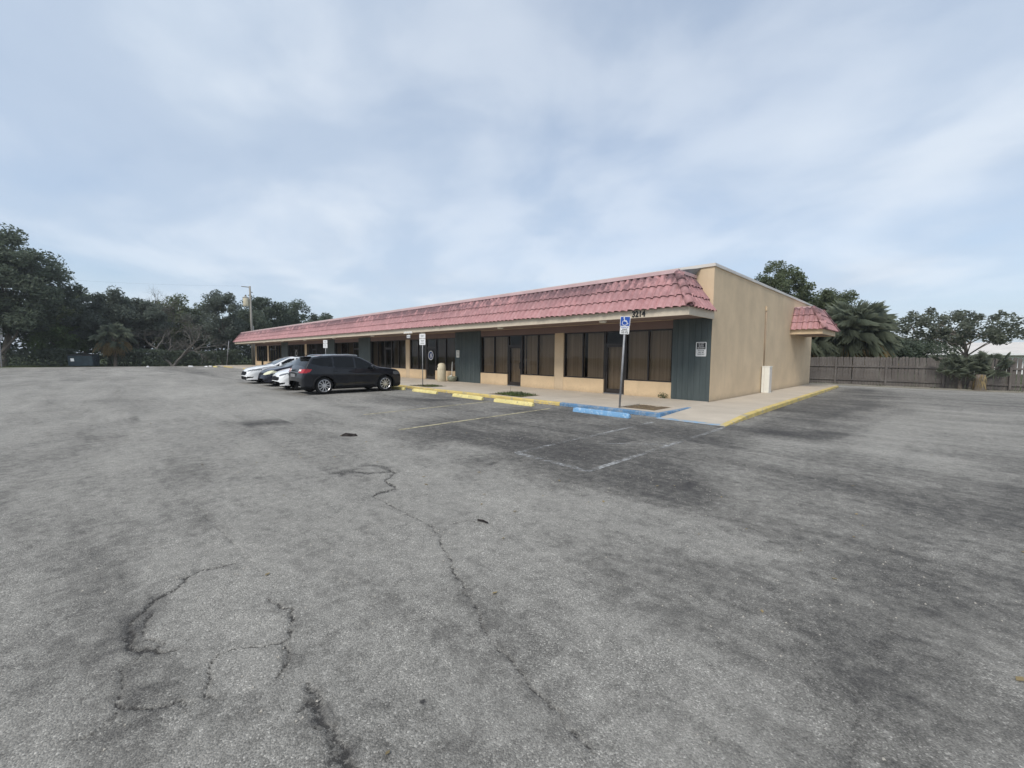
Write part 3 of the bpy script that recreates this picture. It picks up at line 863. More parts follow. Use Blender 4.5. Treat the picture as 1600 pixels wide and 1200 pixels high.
# ---- walkway soffit, fascia, lights
YE, XF = -2.0, -61.2
MB().add([(XF, YE, SOF), (0, YE, SOF), (0, -.002, SOF), (XF, -.002, SOF)], [(3, 2, 1, 0)]).build('soffit', m_soffit, mall)
FB, FT = 2.93, 3.19
segs = [.0, -3.66, -7.32, -10.98, -14.64, -18.3, -21.96, -25.6, -29.3, -33, -36.6, -40.2, -43.9, -47.5, -51.2, -54.9, -58.5, XF]
for b, a in zip(segs[:-1], segs[1:]):
    MB().box((a+.003, YE-.05, FB), (b-.0 if b == 0 else b-.003, YE, FT)).build('fascia_board', m_fascia, mall)
MB().box((.002, YE-.05, FB), (.05, -.004, FT)).build('fascia_board', m_fascia, mall)
MB().box((XF-.05, YE-.05, FB), (XF-.002, .0, FT)).build('fascia_board', m_fascia, mall)
for x in (-3.7, -9.55, -16.4, -23, -30, -37, -44, -51):
    MB().lathe([(.0, -.075), (.10, -.07), (.145, -.04), (.15, -.004)], 16, (x, -1.05, SOF)).build('soffit_light', m_cream, mall, True)

# ---- mansard: sheet under the tiles, then the tiles
E_Y, E_Z, T_Y, T_Z = -2.11, 3.20, -1.37, 4.38
run, rise = T_Y-E_Y, T_Z-E_Z
SL = math.hypot(run, rise)
XR, XRT = .09, .09-run          # hip end at the corner: eave and top
XLf, XLT = XF-.07, XF-.07+run
dn = .03
mb = MB().add([(XLf+dn, E_Y+dn, E_Z), (XR-dn, E_Y+dn, E_Z), (XRT-dn, T_Y+dn, T_Z), (XLT+dn, T_Y+dn, T_Z)], [(0, 1, 2, 3)])
mb.add([(XR-dn, E_Y+dn, E_Z), (XR-dn, -.004, E_Z), (XRT-dn, -.004, T_Z), (XRT-dn, T_Y+dn, T_Z)], [(0, 1, 2, 3)])
mb.add([(XLf+dn, E_Y+dn, E_Z), (XLf+dn, -.004, E_Z), (XLT+dn, -.004, T_Z), (XLT+dn, T_Y+dn, T_Z)], [(3, 2, 1, 0)])
mb.add([(XLf+dn, E_Y+dn, E_Z-.004), (XR-dn, E_Y+dn, E_Z-.004), (XR-dn, -.004, E_Z-.004), (XLf+dn, -.004, E_Z-.004)], [(3, 2, 1, 0)])
mb.build('roof_sheet', m_under, mall)
# metal cap and the membrane behind it
MB().box((XLT-.02, T_Y-.075, T_Z-.005), (XRT+.045, T_Y+.07, T_Z+.12)).build('ridge_cap', m_ridge, mall)
MB().box((XRT-.05, T_Y+.072, T_Z-.005), (XRT+.07, -.004, T_Z+.10)).build('ridge_cap', m_ridge, mall)
MB().add([(XLT, T_Y+.05, T_Z+.10), (XRT-.03, T_Y+.05, T_Z+.10), (XRT-.03, -.006, T_Z+.09), (XRT+.20, -.006, T_Z+.335), (XLT, -.006, T_Z+.335)],
         [(0, 1, 3, 4), (1, 2, 3)]).build('membrane', m_flash, mall)

TW, TL, EXP = .262, .53, SL/3
def tile_mesh(name, w=TW, l=TL):
    # one S tile: high roll on the left, low pan on the right; a lip of real thickness
    us = np.array([0, .03, .12, .28, .45, .60, .70, .76, .84, .93, 1.0])
    hs_ = np.array([-.014, .016, .036, .046, .042, .030, .014, -.006, -.016, -.018, -.016])
    def prof(u): return float(np.interp(u, us, hs_))
    v = []
    for y, dz in ((0, .040), (l, -.008)):
        for u in us: v.append(((u-.5)*w, y, prof(u)+dz))
    for u in us: v.append(((u-.5)*w, .004, prof(u)+.040-.022))
    for u in us: v.append(((u-.5)*w, 0, prof(u)+.040))
    f = []
    n_ = len(us)
    for i in range(n_-1):
        f.append((i, i+1, n_+i+1, n_+i)); f.append((2*n_+i, 2*n_+i+1, 3*n_+i+1, 3*n_+i))
    me = bpy.data.meshes.new(name); me.from_pydata(v, [], f); me.materials.append(m_tile)
    me.polygons.foreach_set('use_smooth', [True if len(p.vertices) else False for p in me.polygons]); me.update()
    return me
tile_me = tile_mesh('roof_tile')
placed = []
def frame(p, along, upv):
    a = Vector(along).normalized(); u = Vector(upv).normalized(); n_ = a.cross(u)
    m4 = Matrix((a, u, n_)).transposed().to_4x4(); m4.translation = Vector(p); return m4
def lay(e0, along, length, upv, slope_len, cut0, cut1, ncol, courses=3):
    """tiles on a slope: e0 = eave start, cut0/cut1 = inset per unit height fraction at both ends"""
    a = Vector(along); u = Vector(upv).normalized()
    w = length/ncol
    ex = slope_len/courses
    for c in range(courses):
        f_ = (c+.15)/courses
        for k in range(ncol+1):
            s_ = (k+.5)*w
            lo, hi = cut0*f_, length-cut1*f_
            if s_ < lo+w*.30 or s_ > hi-w*.30: continue
            p = Vector(e0)+a*s_+u*(c*ex-.045)
            m4 = frame(p, a, u) @ Matrix.Rotation(random.gauss(0, .006), 4, 'Z') @ Matrix.Translation((random.gauss(0, .003), random.gauss(0, .007), abs(random.gauss(0, .003))))
            placed.append(m4 @ Matrix.Diagonal((w/TW, 1, 1, 1)))
lay((XLf, E_Y, E_Z), (1, 0, 0), XR-XLf, (0, run, rise), SL, run, run, 234)
lay((XR, E_Y, E_Z), (0, 1, 0), -E_Y-.01, (-run, 0, rise), SL, run, 0, 8)
# rear canopy over the back corner
CY0, CY1, CX, CE, CT, cr = 10.62, 14.3, 1.44, 3.13, 4.27, .62
csl = math.hypot(cr, CT-CE)
lay((0, CY0, CE), (1, 0, 0), CX, (0, cr, CT-CE), csl, 0, cr, 6)
lay((CX, CY0, CE), (0, 1, 0), CY1-CY0, (-cr, 0, CT-CE), csl, cr, cr, 14)
lay((CX, CY1, CE), (-1, 0, 0), CX, (0, -cr, CT-CE), csl, cr, 0, 6)
camp = M.translation
placed.sort(key=lambda m4: (m4.translation-camp).length)
for m4 in placed[:300]:
    o = bpy.data.objects.new('roof_tile', tile_me); COL.objects.link(o); o.parent = mall; o.matrix_world = m4
tv = np.array([v.co for v in tile_me.vertices]); tf = np.array([p.vertices for p in tile_me.polygons])
V = []; F = []
for i, m4 in enumerate(placed[300:]):
    A = np.array(m4); V.append(tv @ A[:3, :3].T+A[:3, 3]); F.append(tf+i*len(tv))
far_tiles = link('roof_tiles', np_mesh('roof_tiles', np.concatenate(V), np.concatenate(F), m_tile, True), mall)
tag(far_tiles, kind='stuff')
def hip(a, b, n_, r=.115, rev=False):
    a, b = Vector(a), Vector(b); d = (b-a)/n_
    for i in range(n_):
        p0 = a+d*i-d*.10; p1 = a+d*(i+1)+d*.06
        dd = d.normalized(); up_ = Vector((0, 0, 1)); side = dd.cross(up_).normalized(); nn = side.cross(dd)
        mb = MB(); vs = []; fs = []
        K = 9
        for (p, rr, off) in ((p0, r*1.12, .045), (p1, r*.92, .015), (p0+dd*.004, r*1.12-.022, .035)):
            for k in range(K):
                t_ = math.pi*(k/(K-1)); vs.append(p+side*math.cos(t_)*rr*1.12+nn*(math.sin(t_)*rr+off-.02))
        for k in range(K-1):
            fs.append((k, k+1, K+k+1, K+k)); fs.append((2*K+k, 2*K+k+1, k+1, k))
        mb.add(vs, fs).build('hip_tile', m_tile, mall, True)
hip((XR, E_Y, E_Z+.03), (XRT, T_Y, T_Z), 4)
hip((CX, CY0, CE+.02), (CX-cr, CY0+cr, CT), 3, .10)
hip((CX, CY1, CE+.02), (CX-cr, CY1-cr, CT), 3, .10)
hip((XLf, E_Y, E_Z+.02), (XLT, T_Y, T_Z), 4)
# dark mouth of the lowest hip tile
MB().lathe([(0.0, 0), (.09, 0)], 12, (0, 0, 0)).build('hip_mouth', m_under, mall).matrix_world = frame((XR-.012, E_Y+.012, E_Z+.06), (1, 1, 0), (-.4, .4, 1))
# canopy body
mb = MB().add([(0.002, CY0+dn, CE), (CX-dn, CY0+dn, CE), (CX-cr-dn, CY0+cr+dn, CT), (0.002, CY0+cr+dn, CT)], [(0, 1, 2, 3)])
mb.add([(CX-dn, CY0+dn, CE), (CX-dn, CY1-dn, CE), (CX-cr-dn, CY1-cr-dn, CT), (CX-cr-dn, CY0+cr+dn, CT)], [(0, 1, 2, 3)])
mb.add([(CX-dn, CY1-dn, CE), (0.002, CY1-dn, CE), (.002, CY1-cr-dn, CT), (CX-cr-dn, CY1-cr-dn, CT)], [(0, 1, 2, 3)])
mb.build('canopy_sheet', m_under, mall)
MB().box((.002, CY0+cr-.03, CT-.03), (CX-cr+.03, CY1-cr+.03, CT+.05)).build('canopy_cap', m_ridge, mall)
MB().box((.002, CY0+.06, 2.87), (CX-.08, CY0+.11, CE-.004)).build('fascia_board', m_wall, mall)
MB().box((CX-.13, CY0+.112, 2.87), (CX-.08, CY1-.06, CE-.004)).build('fascia_board', m_wall, mall)
MB().box((.002, CY1-.11, 2.87), (CX-.132, CY1-.06, CE-.004)).build('fascia_board', m_wall, mall)
MB().add([(.002, CY0+.08, 2.90), (CX-.1, CY0+.08, 2.90), (CX-.1, CY1-.08, 2.9), (.002, CY1-.08, 2.9)], [(3, 2, 1, 0)]).build('canopy_soffit', m_soffit, mall)

# street number on the fascia
num = text_mesh('3214', .27, .006, bold=.010)
o = link('street_number', num, mall); num.materials.append(m_blackp)
o.matrix_world = frame((-1.64, YE-.058, 3.05), (1, 0, 0), (0, 0, 1))
o.scale.x *= .90

# ring emblem on two doors
def ring_decal(d, x, z, inner=True):
    mb = MB().lathe([(.235, 0), (.30, 0)], 28, (x, .040, z), 'y')
    mb.build('door_emblem', m_white, d)
    if inner:
        bl = mottled('decal_blue', (.03, .07, .22), .1, 3, .5, .3) if 'decal_blue' not in MATS else MATS['decal_blue']
        MB().lathe([(0, 0), (.232, 0)], 28, (x, .0405, z), 'y').build('emblem_disc', bl, d)
        pts = [(-.06, -.17), (-.06, .05), (.02, .14), (.12, .10), (.08, .05), (.14, -.08), (.07, -.16), (.03, -.12), (.05, -.05), (0, -.02), (0, -.17)]
        MB().prism([(x+a, z+b) for a, b in pts], .0375, .039).build('emblem_mark', m_white, d)
ring_decal(d3, -17.23, 1.62)
ring_decal(d8, -43.05, 1.75, False)

# ================================================================== THINGS ROUND THE BUILDING
# ---- wheel stops
def stop_mesh():
    L_, w, h = 1.83, .17, .125
    prof = [(-w/2, 0), (-w/2+.01, .05), (-w*.30, h-.012), (-w*.20, h), (w*.20, h), (w*.30, h-.012), (w/2-.01, .05), (w/2, 0)]
    mb = MB(); n_ = len(prof); vs = []
    st = [(-L_/2, .72, .80), (-L_/2+.09, 1, 1)]+[(-L_/2+L_*k/8, 1+random.uniform(-.02, .02), 1+random.uniform(-.03, .01)) for k in range(1, 8)]+[(L_/2-.09, 1, 1), (L_/2, .72, .80)]
    for x, a, b in st: vs += [(x, p*a, max(0, q*b)) for p, q in prof]
    fs = [tuple(range(n_))]+[tuple((len(st)-1)*n_+k for k in range(n_))[::-1]]
    for i in range(len(st)-1):
        for k in range(n_-1): fs.append((i*n_+k, (i+1)*n_+k, (i+1)*n_+k+1, i*n_+k+1))
        fs.append((i*n_+n_-1, (i+1)*n_+n_-1, (i+1)*n_, i*n_))
    return mb.add(vs, fs)
STOPS = [(-1.04, -5.1, m_blues, 0.0, 'light blue wheel stop with worn white lettering at the blue kerb'),
         (-4.48, -5.12, m_yels, .01, 'yellow wheel stop nearest to the blue kerb section'),
         (-6.98, -5.10, m_yels, -.02, 'yellow wheel stop in the middle of the three clear ones'),
         (-10.05, -5.02, m_yels, .015, 'yellow wheel stop just right of the dark parked hatch-backed car'),
         (-12.65, -5.02, m_yels, 0.0, 'yellow wheel stop under the nose of the dark parked car'),
         (-55.0, -5.3, m_yels, .03, 'distant yellow wheel stop at the far end of the walkway'),
         (-57.6, -5.4, m_sheet, -.02, 'distant white wheel stop left of the far yellow one')]
for i, (x, y, m, a, lb) in enumerate(STOPS):
    o = stop_mesh().build('wheel_stop', m, bevel=.008)
    o.location = (x, y, .002); o.rotation_euler = (0, 0, a)
    tag(o, lb, 'wheel stop', 'wheel stops along the front kerb')

# ---- accessible parking sign
def rrect(w, h, r, k=4):
    pts = []
    for cx_, cy_, a0 in ((w/2-r, h/2-r, 0), (-w/2+r, h/2-r, 90), (-w/2+r, -h/2+r, 180), (w/2-r, -h/2+r, 270)):
        for i in range(k+1):
            a = math.radians(a0+90*i/k); pts.append((cx_+r*math.cos(a), cy_+r*math.sin(a)))
    return pts
def plate(w, h, z, y, m, parent, name, r=.02, t=.003, x=0):
    return MB().prism([(x+a, z+b) for a, b in rrect(w, h, r)], y-t, y).build(name, m, parent)
def letters(txt, size, x, y, z, m, parent, bold=.0, wid=None, name='lettering'):
    me_ = text_mesh(txt, size, .0008, bold=bold); me_.materials.append(m)
    o = link(name, me_, parent)
    o.matrix_local = frame((x, y, z), (1, 0, 0), (0, 0, 1))
    if wid:
        w = max(v.co.x for v in me_.vertices)-min(v.co.x for v in me_.vertices)
        o.scale.x = wid/w
    return o
sp_ = empty('parking_sign', (-1.13, -3.95, S), math.radians(28))
sp_.rotation_euler = (0, math.radians(2.3), math.radians(24))
tag(sp_, 'blue and white accessible parking sign on a grey post at the blue kerb', 'sign')
MB().tube([(0, 0, -.1), (0, 0, 2.62)], .030, 12).build('post', m_galv, sp_, True)
bd = plate(.285, .285, 2.56, -.032, m_sheet, sp_, 'sign_plate')
plate(.262, .262, 2.56, -.0355, m_signblue, bd, 'blue_field', .012, .001)
# wheelchair figure from strokes
wf = MB()
def stroke(pts, w=.020, y=-.0385):
    for a, b in zip(pts[:-1], pts[1:]):
        a = Vector(a); b = Vector(b); d = (b-a).normalized(); n_ = Vector((-d.y, d.x))*w/2; e = d*w*.3
        q = [a-e-n_, b+e-n_, b+e+n_, a-e+n_]
        wf.prism([(p.x, 2.56+p.y) for p in q], y-.001, y)
stroke([(-.028, .065), (-.018, .005), (.045, .003), (.065, -.075), (.09, -.065)])
stroke([(-.022, .032), (.035, .030)], .014)
arc = [(-.008+.072*math.cos(math.radians(t)), -.045+.068*math.sin(math.radians(t))) for t in range(120, 361, 16)]
stroke(arc, .017)
wf.prism([(-.033+.021*math.cos(i*math.pi/5), 2.56+.098+.021*math.sin(i*math.pi/5)) for i in range(10)], -.0395, -.0385)
wf.build('symbol', m_sheet, bd)
b2 = plate(.265, .225, 2.300, -.033, m_sheet, sp_, 'sign_plate')
letters('PARKING BY', .052, 0, -.0375, 2.378, m_signblue, b2, .001, .215)
letters('DISABLED', .046, 0, -.0375, 2.326, m_blackp, b2, .0015, .15)
letters('PERMIT ONLY', .046, 0, -.0375, 2.275, m_blackp, b2, .0015, .21)
letters('$250 FINE', .046, 0, -.0375, 2.224, m_blackp, b2, .0015, .21)

def white_sign(x, y, label, top=2.5):
    t = empty('street_sign', (x, y, S), math.radians(40)); tag(t, label, 'sign', 'white signs on thin posts along the kerb')
    MB().tube([(0, 0, -.1), (0, 0, top)], .022, 8).build('post', m_galv, t, True)
    p1 = plate(.30, .22, top-.05, -.024, m_sheet, t, 'sign_plate'); p2 = plate(.30, .30, top-.33, -.024, m_sheet, t, 'sign_plate')
    for p, zz, w in ((p1, top-.02, .16), (p1, top-.08, .12), (p2, top-.26, .16), (p2, top-.33, .12), (p2, top-.41, .18)):
        MB().box((-w/2, -.030, zz-.012), (w/2, -.0275, zz+.012)).build('print', m_galv, p)
    return t
white_sign(-12.22, -3.74, 'white sign on thin post behind the front of the dark car')
white_sign(-24.2, -3.9, 'small distant white sign on post seen above the dark car roof', 2.45)

# ---- notices on the green panels
ws = empty('wall_notice', (-.33, -.046, 1.91)); tag(ws, 'black and white notice on the green corner panel', 'sign')
MB().prism(rrect(.36, .50, .03), -.004, 0).build('notice_plate', m_sheet, ws)
bt = MB().prism([(a, b+.11) for a, b in rrect(.30, .225, .012)], -.0055, -.0045).build('black_field', m_blackp, ws)
for i, s_ in enumerate(('DO NOT', 'BLOCK', 'DRIVEWAY')): letters(s_, .062, 0, -.0075, .182-.07*i, m_sheet, bt, .0015, (.19, .17, .25)[i])
for i, s_ in enumerate(('VIOLATORS', 'WILL BE', 'TOWED AWAY')): letters(s_, .052, 0, -.0065, -.055-.062*i, m_blackp, ws, .001, (.22, .19, .25)[i])
w2 = empty('wall_notice', (-14.28, -.046, 1.72)); tag(w2, 'small pale notice on the green panel above the beige bin', 'sign')
MB().prism(rrect(.30, .42, .02), -.004, 0).build('notice_plate', m_cream, w2)
for i in range(4): MB().box((-.09, -.0065, .12-.08*i), (.09, -.0045, .145-.08*i)).build('print', m_galv, w2)

# shop sign hung from the fascia
hs = empty('hanging_sign', (-16.35, -2.06, 2.98)); tag(hs, 'small shop sign with white letters hung from the walkway fascia', 'sign')
MB().box((-.55, -.02, -.10), (.45, -.004, .04)).build('sign_board', m_fascia, hs)
rr = random.Random(4)
x = -.50
while x < .38:
    w = rr.uniform(.05, .11); MB().box((x, -.030, -.07+rr.uniform(-.01, .02)), (x+w*.8, -.021, .02+rr.uniform(-.01, .015))).build('letter', m_white, hs); x += w+.012
b3 = MB().box((-.22, -.01, -.37), (.20, .01, -.16)).build('lower_board', m_galv, hs)
for z in (-.22, -.31): MB().box((-.18, -.016, z-.02), (.16, -.011, z+.02)).build('print', m_white, b3)
MB().tube([(-.15, 0, -.16), (-.15, 0, -.05)], .008, 6).tube([(.13, 0, -.16), (.13, 0, -.05)], .008, 6).build('hanger', m_blackp, hs)

# ---- litter bin and flower pot by the third shop door
bn = empty('litter_bin', (-14.95, -.72, S)); tag(bn, 'beige domed litter bin with dark opening beside the shop door', 'bin')
bn.rotation_euler = (0, 0, math.radians(18))
prof = [(0, 0), (.235, 0), (.25, .015), (.25, .74)]
MB().lathe(prof, 28).build('bin_body', m_beige, bn, True)
dome = [(.262, .735), (.262, .775), (.258, .82), (.25, .88), (.225, .96), (.18, 1.03), (.10, 1.075), (0, 1.085)]
d_ = MB().lathe(dome, 28).build('dome', m_beige, bn, True)
oc = [(-.03+.085*math.cos(t*math.pi/9), .875+.075*math.sin(t*math.pi/9)) for t in range(18)]
MB().prism(oc, -.275, -.2).build('opening', m_blackp, d_).rotation_euler = (0, 0, math.radians(-32))
pt = empty('flower_pot', (-14.45, -.32, S)); tag(pt, 'grey-green pot with a pale dried stalk below the notice', 'pot')
m_pot = mottled('pot_stone', (.26, .27, .20), .35, 9, .9, .1, 30, .5)
MB().lathe([(0, 0), (.17, 0), (.26, .10), (.29, .24), (.285, .30), (.25, .30), (.22, .25), (0, .25)], 20).build('pot_body', m_pot, pt, True)
MB().tube([(-.05, 0, .2), (-.045, .01, .6), (-.03, .02, 1.16)], [.022, .02, .018], 6).build('stalk', m_cream, pt, True)
MB().tube([(-.05, 0, .28), (-.13, -.06, .33), (-.2, -.1, .28)], [.05, .04, .02], 6).tube([(-.05, 0, .28), (.03, -.07, .36)], [.05, .03], 6).build('dry_leaf', m_cream, pt, True)

# ---- utility cabinet and conduit on the end wall
uc = empty('utility_cabinet', (.03, 6.1, S)); tag(uc, 'pale metal utility cabinet with conduit standing against the end wall', 'cabinet')
MB().box((0, -.26, 0), (.30, .14, 1.14)).build('cabinet_body', m_cream, uc, bevel=.012)
MB().box((-.004, -.275, 1.141), (.32, .155, 1.175)).build('cabinet_lid', m_cream, uc, bevel=.008)
MB().box((.301, -.23, .05), (.309, .11, 1.10)).build('cabinet_door', m_coping, uc)
MB().box((.10, -.266, .02), (.115, -.2605, 1.12)).build('cabinet_rib', m_coping, uc)
MB().tube([(0.0, .03, 1.17), (0.0, .03, 3.76)], .022, 8).build('conduit', mottled('conduit_tan', (.40, .30, .21), .2, 3, .7), uc, True)
MB().box((-.025, -.03, 3.62), (.03, .09, 3.80)).build('junction_box', m_wall, uc)
MB().box((-.02, .16, .0), (.05, .21, .35)).build('stub_pipe', m_galv, uc)

# ---- weeds
def leafy(name, c, n, r, h, leaf, m, seed, label, cat, kind=None, flat=.6):
    rg = np.random.default_rng(seed)
    p = rg.normal(0, 1, (n, 3)); p /= np.linalg.norm(p, axis=1)[:, None]; p *= rg.random((n, 1))**.5
    p = p*np.array([r, r*.7, h/2])+np.array([0, 0, h/2])
    V_, F_ = leaf_quads(p, leaf, rg)
    o = link(name, np_mesh(name, V_, F_, m)); o.location = c
    return tag(o, label, cat, kind=kind)
def leaf_quads(p, size, rg, up_bias=.4, aspect=2.0):
    n = len(p)
    d = rg.normal(0, 1, (n, 3)); d[:, 2] *= .6; d /= np.linalg.norm(d, axis=1)[:, None]
    nn = rg.normal(0, 1, (n, 3)); nn[:, 2] += up_bias*2; s = np.cross(d, nn); s /= np.linalg.norm(s, axis=1)[:, None]+1e-9
    sz = size*rg.uniform(.6, 1.35, (n, 1))
    a = p-d*sz*.5; b = p+s*sz/aspect*.5; c = p+d*sz*.5; e = p-s*sz/aspect*.5
    V_ = np.stack([a, b, c, e], 1).reshape(-1, 3)
    return V_, np.arange(n*4).reshape(-1, 4)
leafy('weed', (-1.62, -.12, S), 130, .22, .22, .06, m_leaf_mid, 1, 'small green weed at the foot of the low wall by the corner panel', 'weed')
MB().tube([(0, 0, 0), (.01, 0, .3)], .006, 5).build('twig', m_bark)
bpy.data.objects['twig'].location = (-6.9, -2.9, .07)
tag(bpy.data.objects['twig'], 'short dead twig standing in the grassy planting hole', 'twig')
leafy('weed', (-6.0, -3.2, .07), 260, .34, .16, .07, m_leaf_mid, 2, 'leafy green weed in the middle of the grassy planting hole', 'weed')
leafy('weed', (.16, 6.55, S), 60, .16, .05, .05, m_leaf_oliv, 3, 'flat weed growing beside the utility cabinet', 'weed')

# ---- loose bits on the asphalt
def scrap(c, r, h, m, seed, label, cat, sx=1.0):
    rg = random.Random(seed); mb = MB(); n_ = 9
    lo = []; hi = []
    for k in range(n_):
        a = 2*math.pi*k/n_; q = r*rg.uniform(.55, 1.1)
        lo.append((math.cos(a)*q*sx, math.sin(a)*q*.55, 0)); q *= rg.uniform(.4, .8)
        hi.append((math.cos(a)*q*sx, math.sin(a)*q*.55, h*rg.uniform(.4, 1)))
    mb.add(lo+hi, [tuple(range(n_, 2*n_))]+[(k, (k+1) % n_, (k+1) % n_+n_, k+n_) for k in range(n_)])
    o = mb.build('debris', m); o.location = c; o.rotation_euler = (0, 0, rg.uniform(0, 3))
    tag(o, label, cat)
m_deb = mottled('debris_dark', (.035, .03, .028), .4, 12, .95, .1)
scrap((-2.6, -11.5, .0), .16, .06, m_deb, 1, 'dark lump of torn debris lying on the asphalt', 'debris', 1.5)
o = MB().tube([(0, 0, .012), (.06, .02, .014), (.12, .025, .012)], [.009, .011, .007], 6).build('stick', m_deb)
o.location = (2.44, -12.42, 0); tag(o, 'short dark stick lying on the open asphalt', 'stick')
for i, (x, y, lb) in enumerate(((-58.4, -11.2, 'white scrap of litter on the lot edge left of the bare tree'), (-58.2, -7.3, 'white scrap of litter in front of the bare tree'), (-57.0, -5.9, 'white scrap of litter right of the bare tree'))):
    scrap((x, y, 0), .28, .16, m_sheet, 10+i, lb, 'litter', 1.4)

# ================================================================== FENCE
fence = empty('wooden_fence', (0, 19.05, 0)); tag(fence, 'weathered grey picket fence along the back of the lot', 'fence')
pk = {}
def picket(h):
    key = round(h, 2)
    if key not in pk:
        w = .138
        pk[key] = MB().prism([(-w/2, 0), (w/2, 0), (w/2, h-.035), (w/2-.03, h), (-w/2+.03, h), (-w/2, h-.035)], 0, .017).mesh('picket', m_fence)
    return pk[key]
x = -3.2
rf = random.Random(3)
while x < 18:
    gap = .0
    if any(abs(x-g) < .05 for g in ()): pass
    o = link('picket', picket(1.74+rf.choice((-.02, -.01, 0, .01, .02))), fence)
    o.location = (x, 0, .02+rf.uniform(-.01, .01)); o.rotation_euler = (0, rf.gauss(0, .006), 0)
    x += .143+(rf.random() < .10)*.012+(.045 if (1.45 < x < 2.0 or 8.05 < x < 8.6) and rf.random() < .55 else 0)
for x0 in np.arange(-4.05, 18, 2.44):
    for z in (.33, 1.18):
        MB().box((x0+.05, -.06, z-.045+rf.uniform(-.015, .015)), (x0+2.39, -.002, z+.045)).build('rail', m_fence, fence)
    MB().box((x0-.05, -.135, -.05), (x0+.05, -.035, 1.66)).build('fence_post', m_fence, fence, bevel=.01)

# ================================================================== PARKED CARS
def m_paint(name, c, metal=0.0):
    t = NT(name)
    col = t.mix(t.ramp(t.noise(t.pos((1, 1, 1), False), 1.2, 4, .6), [(.4, 0.0), (.8, .05)]), c, (.30, .28, .25))
    t.done(col, .28, .5 if c[0] > .3 else .12, metal)
    t.p.inputs['Coat Weight'].default_value = .8 if c[0] > .3 else .7
    t.p.inputs['Coat Roughness'].default_value = .025
    return t.m
def m_simple(name, c, rough, spec=.5, metal=0.0):
    return mottled(name, c, .06, 4, rough, spec, metal=metal)
m_navy = m_paint('paint_navy', (.008, .0095, .014))
m_carwhite = m_paint('paint_white', (.84, .84, .83))
m_carblue = m_paint('paint_dark_blue', (.008, .010, .022))
m_carglass = m_simple('car_glass', (.006, .007, .008), .04, .28)
m_wglass = m_simple('windscreen_glass', (.045, .055, .06), .05, .8)
m_plastic = m_simple('black_plastic', (.010, .010, .011), .6, .15)
m_tyre = mottled('tyre_rubber', (.018, .018, .018), .25, 8, .85, .2)
m_rim = m_simple('alloy_rim', (.62, .62, .63), .25, .6, .7)
m_chrome = m_simple('chrome', (.7, .7, .7), .12, .6, 1.0)
m_red = m_simple('tail_red', (.42, .010, .018), .15, .6)
m_lens = m_simple('clear_lens', (.13, .135, .14), .12, .7)
m_lensy = m_simple('yellowed_lens', (.70, .68, .48), .2, .5)
m_amber = m_simple('amber', (.6, .2, .03), .2, .5)
m_interior = m_simple('wheel_well', (.008, .008, .008), .9, .1)

def in_poly(px_, py_, poly):
    inside = np.zeros(px_.shape, bool); n_ = len(poly); j = n_-1
    for i in range(n_):
        xi, yi = poly[i]; xj, yj = poly[j]
        c = ((yi > py_) != (yj > py_)) & (px_ < (xj-xi)*(py_-yi)/(yj-yi+1e-12)+xi)
        inside ^= c; j = i
    return inside

def smooth1(a, k):
    w = np.hanning(2*k+3)[1:-1]; w /= w.sum()
    p = np.concatenate([np.full(k, a[0]), a, np.full(k, a[-1])])
    return np.convolve(p, w, 'valid')

